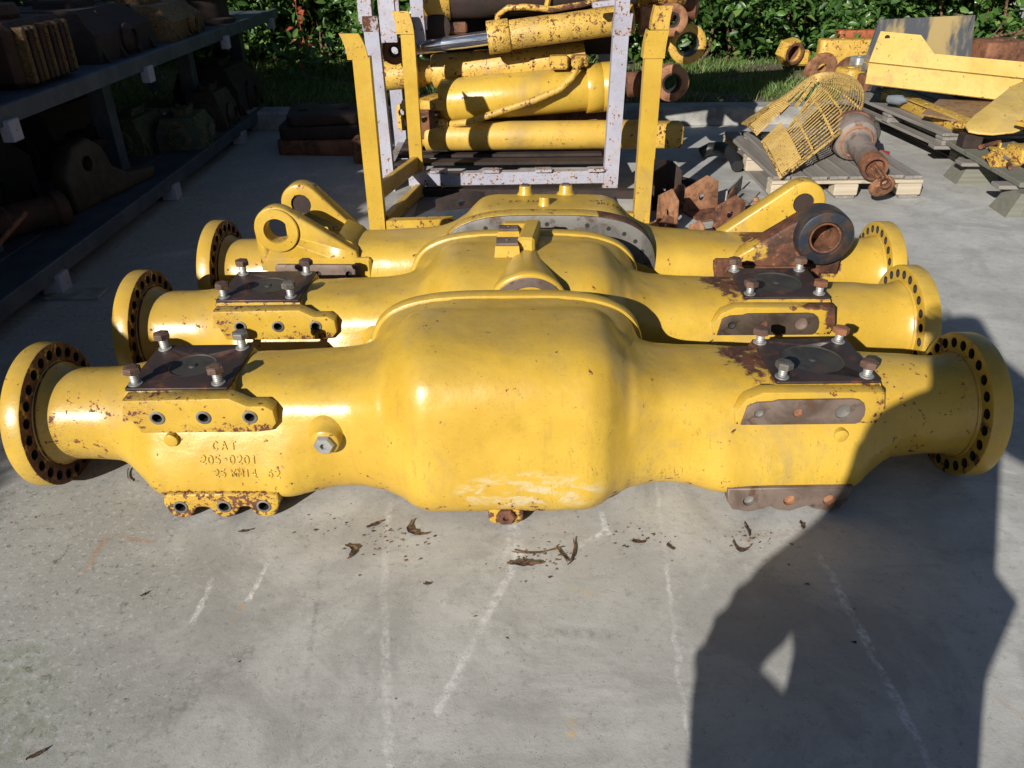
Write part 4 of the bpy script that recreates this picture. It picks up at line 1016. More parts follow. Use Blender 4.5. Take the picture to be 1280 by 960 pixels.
cx = thing('channel_offcut', 'pale dusty steel channel lying on the concrete between brackets and pallet', 'channel', (1.36, 4.55, 0), R(62)); m = MB(); m.box((0, 0, .008), (.36, .12, .012), b=.002); m.box((0, .056, .05), (.36, .01, .09), b=.002); m.build('web_plate', KERB, cx)
# black bent hose in the shade
hs = thing('rubber_hose', 'thick black rubber hose coiled in shade at the pallet corner', 'hose', (1.42, 5.35, 0))
m = MB(); m.tube([(-.10, .16, .04), (-.04, .17, .07), (.02, .10, .09), (.05, -.02, .08), (.06, -.12, .06), (.05, -.22, .045)], .038, 16); m.build('hose_body', RUBBER, hs, smooth=60)

# ------------------------------------------------------------------ steel shelving on the left
sh = thing('steel_shelving', 'long two tier dark steel shelving in shade along the left side', 'shelving', (-2.5, 3.5, 0))
sx_, sy_ = 2.5, -3.5
def sp(name, c, s, mat, b=.004): m = MB(); m.box((c[0]+sx_, c[1]+sy_, c[2]), s, b=b); return m.build(name, mat, sh, smooth=30)
for z in (.115, .775):
    yb = .7
    for q in range(5):
        x = -2.16-.225*q
        sp('deck_board', (x, 4.15, z), (.215, 6.9, .028), SHELF)
    sp('edge_beam', (-2.025, 4.15, z-.008), (.04, 6.9, .075), SHELF)
    sp('edge_beam', (-3.16, 4.15, z-.008), (.04, 6.9, .075), SHELF)
for y in (1.0, 1.98, 3.30, 4.70, 6.10, 7.35):
    sp('foot', (-2.03, y, .045), (.09, .09, .09), GREYP)
    sp('foot', (-3.12, y, .045), (.09, .09, .09), GREYP)
    sp('bracket', (-2.005, y-.02, .71), (.05, .075, .085), GREYP)
    sp('post', (-3.12, y, .43), (.07, .07, .62), SHELF); sp('post', (-2.36, y+.1, .44), (.10, .10, .60), SHELF)
    sp('post', (-3.12, y, 1.05), (.07, .07, .55), SHELF)
    if y > 2: sp('cross_beam', (-2.57, y, .745), (1.05, .05, .05), SHELF)
sp('foot_plate', (-1.93, 3.26, .006), (.24, .12, .012), KERB)
def item(name, label, cat, loc, rz=0): return thing(name, label, cat, loc, rz)
DY = paint('grimy_shaded_yellow', (.05, .032, .010), (.085, .055, .016), wear=.8, rough=.6, grime=1)  # grimy yellow, darkened further: the shelf's shade is put into the colour
RUSTS = rusty('grimy_shaded_rust', (.014, .006, .004), (.045, .016, .008), (.07, .03, .014))  # darker copy of the rust, with shelf shade put into its colour
def finned(label, x, y, z, r, h, rz=0, mat=RUST, n=9):
    o = item('engine_block', label, 'machine part', (x, y, z), rz)
    m = MB(); m.box((0, 0, h/2), (r*1.7, r*2, h), b=.03); m.build('casting', mat, o)
    for q in range(n):
        f = MB(); f.box((r*.90, -r+.06+q*(2*r-.12)/(n-1), h*.5), (.06, .025, h*.86), b=.006); f.build('fin', mat if q % 2 else DY, o)
    m = MB(); m.lathe([(0, 0), (r*.5, 0), (r*.55, .02), (r*.5, .06), (0, .06)], Matrix.Translation((0, 0, h)), 24); m.build('cover', mat, o)
    return o
def drum(label, x, y, z, r, h, mat=RUSTD, tip=0, rz=0):
    o = item('gear_drum', label, 'machine part', (x, y, z), rz)
    M = Matrix.Translation((0, 0, r if tip else 0)) @ Matrix.Rotation(R(90)*tip, 4, 'X') @ Matrix.Translation((0, 0, -h/2 if tip else 0))
    m = MB(); m.lathe([(0, 0), (r, 0), (r, h*.15), (r*.85, h*.2), (r*.85, h*.8), (r, h*.85), (r, h), (r*.5, h), (r*.45, h*.9), (0, h*.9)], M, 32); m.build('drum_body', mat, o)
    m = MB(); m.lathe([(r*.30, h*.88), (r*.34, h*1.08), (r*.2, h*1.1), (0, h*1.08)], M, 24); m.build('hub', mat, o)
    return o
def casting(label, x, y, z, sx, sy, sz, mat=RUSTD, rz=0):
    o = item('gear_case', label, 'machine part', (x, y, z), rz)
    m = MB(); m.loft([[(-sx/2, -sy/2, 0), (sx/2, -sy/2, 0), (sx/2, sy/2, 0), (-sx/2, sy/2, 0)], [(-sx/2, -sy/2, sz*.55), (sx/2, -sy/2, sz*.55), (sx/2, sy/2, sz*.55), (-sx/2, sy/2, sz*.55)], [(-sx*.38, -sy*.42, sz), (sx*.3, -sy*.42, sz), (sx*.36, sy*.3, sz), (-sx*.38, sy*.36, sz)]]); m.build('case', mat, o)
    m = MB(); m.lathe([(0, 0), (.3*sz, 0), (.32*sz, .02), (.2*sz, .05), (.2*sz, .03), (0, .03)], along((sx/2-.005, 0, sz*.35), (sx/2+.1, 0, sz*.35)), 20); m.build('boss', mat, o)
    m = MB(); m.box((0, 0, sz+.015), (sx*.35, sy*.4, .05), b=.01); m.build('lid', mat, o)
    for q in range(4):
        m = MB(); m.loft([[(sx*.5, -sy*.42+sy*.28*q-.012, 0), (sx*.5+.03, -sy*.42+sy*.28*q-.012, 0), (sx*.5+.03, -sy*.42+sy*.28*q+.012, 0), (sx*.5, -sy*.42+sy*.28*q+.012, 0)], [(sx*.33, -sy*.42+sy*.28*q-.012, sz*.95), (sx*.36, -sy*.42+sy*.28*q-.012, sz*.95), (sx*.36, -sy*.42+sy*.28*q+.012, sz*.95), (sx*.33, -sy*.42+sy*.28*q+.012, sz*.95)]]); m.build('rib', mat, o)
        m = MB(); m.lathe([(.016, 0), (.016, .02), (0, .02)], Matrix.Translation((sx*.15*(-1 if q % 2 else 1), sy*.17*(-1 if q < 2 else 1), sz+.03)), 6); m.build('bolt', mat, o)
    m = MB(); m.lathe([(.0, 0), (sz*.34, 0), (sz*.36, .02), (sz*.36, .045), (sz*.2, .05), (sz*.18, .02), (0, .02)], along((0, -sy/2+.01, sz*.4), (0, -sy/2-.1, sz*.4)), 24); m.build('end_flange', mat, o)
    return o
U = .79; Lw = .13
# upper deck
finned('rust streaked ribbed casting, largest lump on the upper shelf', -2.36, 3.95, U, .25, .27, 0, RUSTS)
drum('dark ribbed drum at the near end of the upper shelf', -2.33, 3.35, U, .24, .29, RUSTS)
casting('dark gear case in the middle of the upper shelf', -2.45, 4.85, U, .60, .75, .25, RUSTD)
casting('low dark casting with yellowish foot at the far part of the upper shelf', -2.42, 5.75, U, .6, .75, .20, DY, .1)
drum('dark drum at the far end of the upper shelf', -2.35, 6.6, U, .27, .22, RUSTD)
casting('near dark machine casting on the upper shelf beyond the left frame edge', -2.4, 2.65, U, .7, .75, .34)
casting('second dark casting on the upper shelf outside the left frame edge', -2.4, 1.85, U, .7, .75, .32)
casting('nearest dark casting on the upper shelf outside the left frame edge', -2.4, 1.10, U, .7, .7, .30)
casting('black casting in the back row of the upper shelf', -2.95, 4.3, U, .4, .9, .26)
casting('black casting in the back row near the far end of the upper shelf', -2.95, 5.7, U, .4, 1.2, .2)
casting('black casting in the near back row of the upper shelf', -2.95, 3.1, U, .4, 1.2, .34)
casting('black casting in the back row outside the left frame edge', -2.95, 1.8, U, .4, 1.1, .36)
bp_ = item('bent_plate', 'sunlit tan bent plate lying on top of the ribbed casting, top left', 'plate', (-2.62, 5.15, 1.09), R(20))
TAN = rusty('tan_rusty_plate', (.20, .10, .04), (.38, .23, .10), (.46, .30, .14), .7, .3)
m = MB(); rr = []
for q in range(9):
    x = -.26+.065*q; zz = .03+.05*math.sin(q*.75); rr.append([(x, -.10, zz), (x, .12-.02*q, zz+.02), (x, .12-.02*q, zz+.032), (x, -.10, zz+.012)])
m.loft(rr); m.build('plate_body', TAN, bp_, smooth=60)
bq = item('bent_plate', 'small reddish plate edge catching the sun at the top, right of the tan plate', 'plate', (-2.34, 5.25, 1.09), R(-15)); m = MB(); m.box((0, 0, .01), (.16, .07, .014)); m.build('plate_body', RUSTL, bq)
# lower deck
drum('brown cylinder tipped on its side on the lower shelf', -2.32, 3.72, Lw, .085, .34, RUSTS, 1, R(-38))
casting('squat grimy casting on the near lower shelf', -2.55, 3.2, Lw, .4, .45, .3, RUSTD)
bo = item('curved_bracket', 'brown boot shaped bracket on the lower shelf', 'bracket', (-2.22, 4.35, Lw), R(80))
m = MB(); m.prism([(-.35, 0), (.38, 0), (.40, .06), (.15, .09), (.02, .16), (-.03, .28), (-.12, .34), (-.26, .32), (-.36, .2)], [(-.18, .22, .04, 20)], .10, frame((0, .05, 0), (1, 0, 0), (0, 0, 1)), b=.02)
BRN = rusty('brown_grime', (.014, .009, .006), (.035, .022, .013), (.06, .042, .025), .7); m.build('bracket_body', BRN, bo, smooth=50)
casting('green painted gear case on the far lower shelf', -2.2, 5.55, Lw, .30, .42, .20, GREENP, .15)
casting('second dark green case behind the first on the lower shelf', -2.5, 5.45, Lw, .28, .5, .22, GREENP)
casting('tan box casting at the far end of the lower shelf', -2.2, 6.1, Lw, .26, .36, .26, BRN)
casting('black rounded casting last on the lower shelf', -2.35, 6.75, Lw, .5, .6, .34, RUSTD)
drum('flat dark drum on the lower shelf beside the green case', -2.55, 4.85, Lw, .22, .22, RUSTD)
casting('black block at the back of the lower shelf near the middle', -2.85, 3.9, Lw, .5, .9, .4)
casting('black block at the back of the lower shelf further along', -2.85, 5.1, Lw, .5, .9, .36)
casting('long rusty flange block on the near lower shelf', -2.5, 2.35, Lw, .5, .5, .28)
casting('nearest black casting on the lower shelf outside the frame', -2.5, 1.4, Lw, .7, .8, .4)
rp = item('rusty_rod', 'thin rusty rod leaning on the near lower shelf', 'rod', (-2.15, 3.1, Lw)); m = MB(); m.tube([(-.1, -.3, .02), (.0, .1, .14), (.02, .3, .2)], .012, 8); m.build('rod_body', RUST, rp)
# flat rusty stack on the ground left of the stillage
for q, (lab, x, y, z, sx, sy, sz) in enumerate((('lowest rusty slab of the shaded stack on the ground left of the stillage', -1.34, 5.95, 0, .60, .5, .10), ('middle rusty slab of the shaded ground stack left of the stillage', -1.36, 5.97, .105, .56, .46, .09), ('top rusty slab of the shaded ground stack left of the stillage', -1.34, 5.95, .20, .50, .42, .07))):
    o = item('rusty_slab', lab, 'machine part', (x, y, z), rnd.uniform(-.3, .3)); o['group'] = 'slabs stacked beside the stillage'
    m = MB(); m.prism(rrect(-sx/2, -sy/2, sx/2, sy/2, .05), [(-sx*.3, 0, .04, 16), (sx*.3, 0, .04, 16)], sz, I4, b=.01); m.build('slab', RUSTD if q else RUST, o)
rb_ = item('rusty_block', 'small rusty brown block between the slab stack and the left yellow post', 'machine part', (-1.0, 5.55, 0)); m = MB(); m.prism(rrect(-.07, -.09, .07, .09, .03), [(0, 0, .025, 14)], .16, I4, b=.01); m.build('block', RUST, rb_)

# ------------------------------------------------------------------ right side: pallets with scrap parts
def pallet(label, x0, y0, w, l, rz=0, z=0, nb=8, mat=WOODG, along_y=True, stringmat=WOODL, h=.13, feet=3, group='wooden pallets on the right'):
    o = thing('wooden_pallet', label, 'pallet', (x0, y0, z), rz, group)
    bw = w/nb
    first = None
    for q in range(nb):
        wdt = bw*rnd.uniform(.80, .93)
        m = MB(); L_ = l*rnd.uniform(.97, 1.0)
        m.box((0, 0, 0), (wdt, L_, .020), b=.003)
        d = m.build('deck_board', mat, o); d.location = (bw*(q+.5), l/2+rnd.uniform(-.01, .01), h-.010+rnd.uniform(0, .003)); d.rotation_euler = (0, rnd.uniform(-.01, .01), rnd.uniform(-.012, .012))
    for yy in (.05, l/2, l-.05):
        m = MB(); m.box((w/2, yy, h-.031), (w, .095, .020), b=.003); m.build('cross_board', stringmat, o)
        for q in range(feet):
            xx = .07+(w-.14)*q/(feet-1)
            m = MB(); m.box((xx, yy, (h-.043)/2+.009), (.14, .095, h-.062), b=.006); m.build('block', stringmat, o)
    for q in range(feet):
        xx = .07+(w-.14)*q/(feet-1)
        m = MB(); m.box((xx, l/2, .0095), (.11, l, .019), b=.003); m.build('skid_board', mat, o)
    return o
pallet('grey weathered pallet under the wire fan guard and the spindle', 1.52, 4.55, .88, 1.20, R(0), nb=8)
p2a = pallet('lower grey pallet of the stacked pair under the long yellow panels', 2.98, 5.32, 1.25, 1.55, R(0), nb=9, mat=WOODG, stringmat=WOODG, h=.115, group='wooden pallets on the right')
pallet('upper grey pallet of the stacked pair under the long yellow panels', 2.80, 5.20, 1.25, 1.55, R(4), z=.118, nb=9, mat=WOODG, stringmat=WOODG, h=.10)
# timber platform on tapered blocks, far right
tp = thing('timber_platform', 'green grey timber platform on tapered blocks at the right frame edge', 'platform', (2.78, 4.30, 0), R(-4))
for q in range(4):
    m = MB(); m.box((.06+.26*q, .45, .165), (.16, 1.05, .03), b=.005); m.build('plank', WOODGR, tp)
for yy in (.0, .48, .9):
    m = MB(); m.box((.5, yy+.02, .138), (1.2, .10, .022), b=.004); m.build('cross_plank', WOODX, tp)
for (bx, by) in ((.06, -.02), (.06, .62), (.62, .0), (.62, .62), (1.1, .3)):
    m = MB(); a, b_, hh = .13, .10, .125
    m.loft([[(bx-a, by-b_, 0), (bx+a, by-b_, 0), (bx+a, by+b_, 0), (bx-a, by+b_, 0)], [(bx-a*.55, by-b_*.8, hh), (bx+a*.55, by-b_*.8, hh), (bx+a*.55, by+b_*.8, hh), (bx-a*.55, by+b_*.8, hh)]]); m.build('tapered_block', WOODGR, tp, smooth=20)

# --- fan guard: U shaped wire dome
fg = thing('fan_guard', 'domed yellow wire fan guard lying tilted on the pallet', 'fan guard', (0, 0, 0))
O3 = Vector((1.64, 5.05, .205)); ux = Vector((.75, .60, .30)).normalized(); vy = Vector((.02, 1, .10)).normalized(); nrm = ux.cross(vy).normalized()
def G(u, v, w): return O3+ux*u+vy*v+nrm*w
Lg = .52; RO = .48
def dome(r): return .16*(1-(r/.50)**2)
def upath(r, u0=0.0, n=26):
    w = dome(r); p = [G(u0+(Lg-u0)*k/6, -r, w*(.55+.45*k/6)) for k in range(6)]
    p += [G(Lg+r*.82*math.sin(math.pi*k/n), -r*math.cos(math.pi*k/n), w) for k in range(n+1)]
    p += [G(Lg-(Lg-u0)*k/6, r, w*(1-.45*k/6)) for k in range(1, 7)]
    return p
for q in range(20):
    r = .035+(RO-.035)*q/19
    m = MB(); m.tube(upath(r, .30 if r < .10 else (.16 if r < .15 else .0)), .0046 if q < 19 else .010, 6); m.build('guard_wire', YGUARD, fg, smooth=60, attrs={'wear': lambda x, y, z: .2})
for a in (8, 35, 62, 90, 118, 145, 172):
    pts = [G(Lg+r*.82*math.sin(R(a)), -r*math.cos(R(a)), dome(r)-.008) for r in np.linspace(.09, RO, 9)]
    m = MB(); m.tube(pts, .0075, 6); m.build('guard_rib', YGUARD, fg, smooth=60, attrs={'wear': lambda x, y, z: .3})
for u in (.02, .22, .42):
    for sg in (-1, 1):
        pts = [G(u, sg*r, dome(r)*(.55+.45*u/Lg)-.008) for r in np.linspace(.05 if u > .3 else (.10 if u > .1 else .14), RO, 8)]
        m = MB(); m.tube(pts, .0075, 6); m.build('guard_rib', YGUARD, fg, smooth=60, attrs={'wear': lambda x, y, z: .3})
# fine mesh panels laid over the two legs
for sg, u1 in ((-1, .10), (1, .24)):
    m = MB()
    for k in range(26):
        r = .06+(RO-.07)*k/25
        m.tube([G(u, sg*r, dome(r)*(.55+.45*u/Lg)+.010) for u in np.linspace(-.10, u1, 6)], .0030, 4)
    for k in range(22):
        u = -.10+(u1+.10)*k/21
        m.tube([G(u, sg*r, dome(r)*(.55+.45*u/Lg)+.013) for r in np.linspace(.06, RO-.01, 7)], .0034, 4)
    m.build('fine_mesh_panel', YGUARD, fg, smooth=60, kind='stuff')
    m = MB(); pts = [G(-.10, sg*r, dome(r)*.55+.01) for r in np.linspace(.12, RO, 7)]; m.tube(pts, .010, 8)
    m.build('edge_bar', YGUARD, fg, attrs={'wear': lambda x, y, z: .9})
    m = MB(); pts = [G(u, sg*RO, dome(RO)+.008) for u in np.linspace(-.10, u1, 6)]; m.tube(pts, .011, 8); m.build('edge_bar', YGUARD, fg, attrs={'wear': lambda x, y, z: .9})
# solid bent sheet on the far leg
rows = []
for k in range(9):
    r = .30+(RO-.29)*k/8; rows.append([tuple(G(u, 1*r, dome(r)*(.55+.45*max(0, u)/Lg)+.024)) for u in (-.12, -.06, .0, .06, .12)] + [tuple(G(u, 1*r, dome(r)*(.55+.45*max(0, u)/Lg)+.016)) for u in (.12, .06, .0, -.06, -.12)])
m = MB(); m.loft(rows); m.build('sheet_panel', YGUARD, fg, smooth=60, attrs={'wear': lambda x, y, z: .35})

# --- spindle with disc end
A = Vector((1.93, 5.20, .42)); B = Vector((2.02, 4.30, .15)); 
sd = thing('spindle', 'grey steel spindle tube with rusty collars, pointing off the pallet front', 'spindle', tuple(A))
A = Vector((2.12, 5.20, .31)); B = Vector((2.065, 4.50, .205)); M = Matrix.Translation(-Vector(sd.location)) @ along(A, B)
STG = steel('dusty_grey_steel', (.12, .095, .080), (.20, .165, .145), (.12, .055, .03), .6, .2)
m = MB(); m.lathe([(0, 0), (.09, 0), (.10, .05), (.11, .12), (.12, .15), (.130, .17), (.132, .30), (.12, .34)], M, 48); m.build('hub', STG, sd, smooth=50)
m = MB(); m.lathe([(.131, .19), (.139, .195), (.139, .225), (.131, .23)], M, 48, close=True); m.build('collar', RUST, sd)
m = MB(); m.lathe([(.12, .34), (.105, .352), (.085, .358), (.068, .375), (.064, .40), (.064, .66)], M, 40); m.build('tube', STG, sd, smooth=50)
m = MB(); m.lathe([(.063, .65), (.072, .66), (.074, .73), (.070, .745), (.054, .745), (.050, .70), (0, .70)], M, 40); m.build('mouth_collar', RUST, sd, smooth=40)
m = MB(); m.lathe([(.096, .345), (.100, .352), (.090, .362), (.084, .360)], M, 40); m.build('seal_ring', RUSTL, sd)
m = MB()
m.lathe([(.018, .70), (.018, .93), (.03, .94)], M, 14); m.build('shaft', RUST, sd)
for k in range(6): m = MB(); m.box((.024*math.cos(k), .024*math.sin(k), .83), (.010, .010, .16), M, b=.002); m.build('spline', RUSTL, sd)
M2 = Matrix.Translation(-Vector(sd.location)) @ along((2.066, 4.38, .145), (2.085, 4.28, .075))
m = MB(); m.lathe([(0, .0), (.05, .0), (.068, .012), (.070, .035), (.060, .05), (.03, .056), (0, .058)], M2, 40); m.build('end_disc', RUSTL, sd, smooth=45)
# black flange with small bores and a red cap behind the spindle
bf = thing('valve_block', 'dark oily valve block with small holes behind the spindle hub', 'machine part', (2.32, 5.30, .13))
OILY = steel('oily_casting', (.03, .028, .024), (.09, .08, .065), (.14, .12, .09), .5, .2)
m = MB(); m.prism(rrect(-.10, -.07, .10, .07, .03), [(-.05, .01, .018, 14), (.02, .02, .014, 14), (.06, -.02, .016, 14)], .12, frame((0, .05, .09), (.95, -.2, 0), (0, -.3, 1)), b=.012); m.build('casting', OILY, bf, smooth=45)
m = MB(); m.lathe([(0, 0), (.06, 0), (.065, .02), (.05, .05), (0, .05)], Matrix.Translation((0, .02, .14)), 20); m.build('lid', OILY, bf)
rc = thing('plastic_scrap', 'small red plastic scrap on the concrete beside the spindle', 'scrap', (2.50, 5.42, 0)); m = MB(); m.prism([(-.06, -.03), (.05, -.05), (.08, .03), (0, .06), (-.07, .03)], [], .05, Matrix.Rotation(.5, 4, 'X'), b=.004); m.build('scrap_body', REDP, rc)
jar = thing('plastic_bottle', 'crushed clear plastic bottle lying by the stacked pallets', 'bottle', (2.78, 6.05, .235)); m = MB(); m.lathe([(0, 0), (.03, 0), (.034, .01), (.034, .10), (.014, .13), (.014, .145), (0, .145)], along((0, 0, .05), (.12, -.18, .06)), 18); m.build('bottle_body', PLAST, jar)

# --- long folded yellow panels
def slab(pts, t_, name, mat, root, attrs=None, nrm=None, smooth=30):
    P = [Vector(p) for p in pts]; n = nrm or (P[1]-P[0]).cross(P[2]-P[0]).normalized(); n = Vector(n)
    m = MB(); m.loft([[tuple(p) for p in P], [tuple(p+n*t_) for p in P]]); return m.build(name, mat, root, smooth=smooth, attrs=attrs)
pn = thing('folded_panel', 'long faded yellow folded steel panel with a step cut in its upper edge', 'panel', (0, 0, 0))
V = lambda x, y, z: (x, y, z)
slab([V(2.50, 5.85, .425), V(2.53, 5.93, .545), V(4.9, 5.68, .315), V(4.9, 5.60, .165)], .012, 'lower_fold', YPLATE, pn, wf(.05))
slab([V(2.54, 5.955, .553), V(2.62, 6.05, .74), V(2.90, 6.03, .715), V(2.935, 5.99, .665), V(2.99, 5.96, .60), V(4.9, 5.80, .44), V(4.9, 5.72, .325)], .012, 'upper_fold', YPLATE, pn, wf(.1))
slab([V(2.53, 5.935, .547), V(2.53, 6.02, .548), V(4.9, 5.80, .318), V(4.9, 5.69, .317)], .008, 'crease_flange', YPLATE, pn, wf(.4))
for x in (2.63, ): 
    m = MB(); m.lathe([(0, -.004), (.018, -.004), (.018, .004), (0, .004)], along((2.665, 6.03, .70), (2.665, 5.9, .70)), 16); m.build('bolt_head', RUSTD, pn)
dk = thing('sheet_panel', 'scuffed black and tan sheet leaning behind the long yellow panel', 'panel', (0, 0, 0))
slab([V(2.60, 6.20, .45), V(2.66, 6.20, .80), V(3.36, 6.24, .82), V(3.40, 6.24, .55), V(3.36, 6.18, .42)], .014, 'sheet', SCUFFED, dk)
slab([V(3.32, 6.21, .45), V(3.345, 6.21, .81), V(3.40, 6.60, .80), V(3.39, 6.60, .40)], .014, 'side_return', SCUFFED, dk)
# brown box and boxes behind
for (lab, x, y, z, sx, sy, sz, mat, rz) in (('rust brown box section behind the scuffed sheet', 3.65, 6.35, .22, .36, .30, .42, RUST, .1), ('large rusty crate like casting at the right edge behind the panels', 4.25, 6.4, .22, .6, .4, .30, RUST, -.1), ('flat grey lid on the parts at the right frame edge', 4.15, 6.25, .53, .5, .3, .05, SHELF, .25)):
    o = thing('steel_box', lab, 'box', (x, y, z), rz); m = MB(); m.prism(rrect(-sx/2, -sy/2, sx/2, sy/2, .03), [(0, 0, min(sx, sy)*.25, 20)], sz, I4, b=.01); m.build('box_body', mat, o)
tb = thing('yellow_tab', 'small yellow tab standing up by the hedge at top right', 'bracket', (4.6, 7.2, .1)); m = MB(); m.prism([(-.04, 0), (.05, .0), (.06, .62), (-.03, .60)], [], .03, frame((0, 0, 0), (1, 0, 0), (0, 0, 1)), b=.005); m.build('plate', YPLATE, tb)
for q, (x, y, a, lab) in enumerate(((3.9, 6.9, .4, 'long dry twig leaning over the rusty box'), (4.1, 6.8, -.3, 'dry twig lying across the parts at the right edge'), (3.75, 7.0, .1, 'short dry twig by the brown box section'))):
    o = thing('dry_twig', lab, 'twig', (x, y, .45)); m = MB(); m.tube([(0, 0, 0), (.2, .05*a, .12+.1*a), (.45, .1*a, .18), (.7, -.1, .2+.2*a)], [.012, .010, .008, .004], 6); m.tube([(.2, .05*a, .12+.1*a), (.3, .0, .3)], [.007, .003], 5); m.build('stem', BARK, o)

# angle iron and rusty brown plate on the stacked pallets
ai = thing('angle_iron', 'yellow angle iron with bolt holes lying across the stacked pallets', 'angle iron', (2.86, 6.35, .29))
F = frame((0, 0, 0), (.06, -1.15, -.01), (1, .05, 0))
m = MB(); m.prism([(0, 0), (1.15, 0), (1.15, .10), (0, .10)], [(.15+.2*k, .05, .012, 12) for k in range(5)], .010, F, b=.002); m.build('flat_leg', YEL2, ai, attrs=wf(.5))
m = MB(); m.prism([(0, 0), (1.15, 0), (1.15, .06), (0, .06)], [], .010, frame((0, 0, -.065), (.06, -1.15, -.01), (0, 0, 1)), b=.002); m.build('side_leg', YEL2, ai, attrs=wf(.5))
bpz = thing('brown_plate', 'flat rusty brown plate between the angle iron and the long panels', 'plate', (0, 0, 0))
slab([V(2.78, 5.52, .285), V(3.10, 5.95, .30), V(3.50, 5.85, .30), V(3.20, 5.30, .285), V(2.98, 5.20, .285)], .012, 'plate_body', rusty('worn_tan_plate', (.15, .08, .03), (.26, .15, .06), (.20, .14, .12), .6, .3), bpz)
lk = thing('link_plate', 'small bent yellow link plate where the angle iron meets the wing plate', 'bracket', (2.93, 5.12, .28))
m = MB(); m.prism([(-.14, -.02), (.0, -.05), (.12, -.03), (.20, .02), (.05, .03), (-.12, .03)], [(-.05, -.01, .012, 12)], .03, Matrix.Rotation(.15, 4, 'X'), b=.006); m.build('plate', YEL2, lk, attrs=wf(.6))
rbk = thing('rusty_block', 'dark rusty block supporting the wing plate edge', 'machine part', (2.87, 5.02, .18)); m = MB(); m.box((0, 0, .04), (.12, .10, .09), b=.012); m.build('block', RUSTD, rbk)
# wing plate
wp = thing('wing_plate', 'smooth yellow rounded wing plate lying on the timber platform, right frame edge', 'plate', (0, 0, 0))
O = [(0, 0), (.06, -.05), (.18, -.085), (.34, -.07), (.48, -.02), (.62, .02), (1.3, .05), (1.3, .55), (.62, .42), (.30, .27), (.14, .20), (.0, .12), (-.03, .05)]
m = MB(); m.prism(O, [(.50, .06, .018, 16)], .014, frame((2.86, 4.93, .275), (1, .30, .16), (-.30, 1, .20)), b=.004); m.build('plate_body', YPLATE, wp, smooth=40, attrs=wf(.08))
for q in range(7):
    m = MB(); F = frame((2.86, 4.93, .275), (1, .30, .16), (-.30, 1, .20)); m.box((.66+.10*q, .02, .02), (.012, .09, .004), F, b=.001); m.build('vent_slot', RUSTD, wp)
# latch box and strip at the right edge
lb = thing('latch_box', 'open rusty edged yellow latch box on the timber platform corner', 'box', (2.86, 4.62, .185), .25)
m = MB(); m.prism(rrect(-.09, -.055, .09, .055, .01), [(0, 0, .035, 4)], .05, Matrix.Translation((0, 0, 0)) @ Matrix.Rotation(R(40), 4, 'X'), b=.005); m.build('frame_plate', YEL2, lb, attrs={'rust': lambda x, y, z: .42, 'wear': lambda x, y, z: .8})
m = MB(); m.box((0, .03, .02), (.14, .07, .03), Matrix.Rotation(R(40), 4, 'X')); m.build('inner_plate', MACH, lb)
m = MB(); m.box((.01, .08, -.01), (.06, .10, .04)); m.build('latch_tongue', YEL2, lb, attrs=wf(.8))
for (lab, x, y, z, s, rz) in (('pitted yellow bracket block right of the latch box', 3.06, 4.66, .19, (.26, .16, .08), .1), ('yellow bar lying on the platform edge at the right frame edge', 3.04, 4.36, .185, (.34, .05, .06), -.12)):
    o = thing('yellow_block', lab, 'machine part', (x, y, z), rz); m = MB(); m.prism(rrect(-s[0]/2, -s[1]/2, s[0]/2, s[1]/2, .02), [(-s[0]*.2, 0, .016, 12), (s[0]*.15, 0, .012, 12)], s[2], I4, b=.006); m.build('block', YEL3 if 'pitted' in lab else YPLATE, o)

# --- scrap at the back behind the fan guard
hx = thing('hex_bracket', 'yellow hexagonal nut shaped bracket standing on the grass by the hedge', 'bracket', (2.64, 8.05, .12))
F = frame((0, .06, .24), (.9, .35, 0), (0, -.15, 1))
m = MB(); m.prism([(.125*math.cos(R(60*k+12)), .125*math.sin(R(60*k+12))) for k in range(6)], [(0, 0, .072, 28)], .13, F, b=.014); m.build('hex_body', YEL2, hx, smooth=40, attrs=wf(.5))
m = MB(); m.lathe([(.073, .128), (.100, .134), (.102, .140), (.085, .142), (.073, .138), (.07, .02), (0, .02)], F, 28); m.build('liner', RUST, hx)
m = MB(); m.box((.16, .06, .17), (.14, .10, .14), b=.02); m.build('tail_block', YEL2, hx, attrs=wf(.5))
def disc(lab, x, y, r, tilt, z=.1, mat=RUST, th=.04):
    o = thing('rusty_disc', lab, 'disc', (x, y, z), 0, 'rusty discs leaning behind the fan guard'); F = frame((0, 0, r*.93), (1, tilt, 0), (0, -.35, 1))
    m = MB(); m.prism(circle(0, 0, r, 36), [(0, r*.15, r*.28, 20)], th, F, b=.006); m.build('disc_body', mat, o, smooth=40)
disc('left rusty disc with an offset hole, leaning next to the hexagonal bracket', 2.86, 7.75, .155, .2, mat=RUSTL)
disc('darker rusty disc leaning behind the top of the fan guard', 3.14, 7.72, .14, -.2)
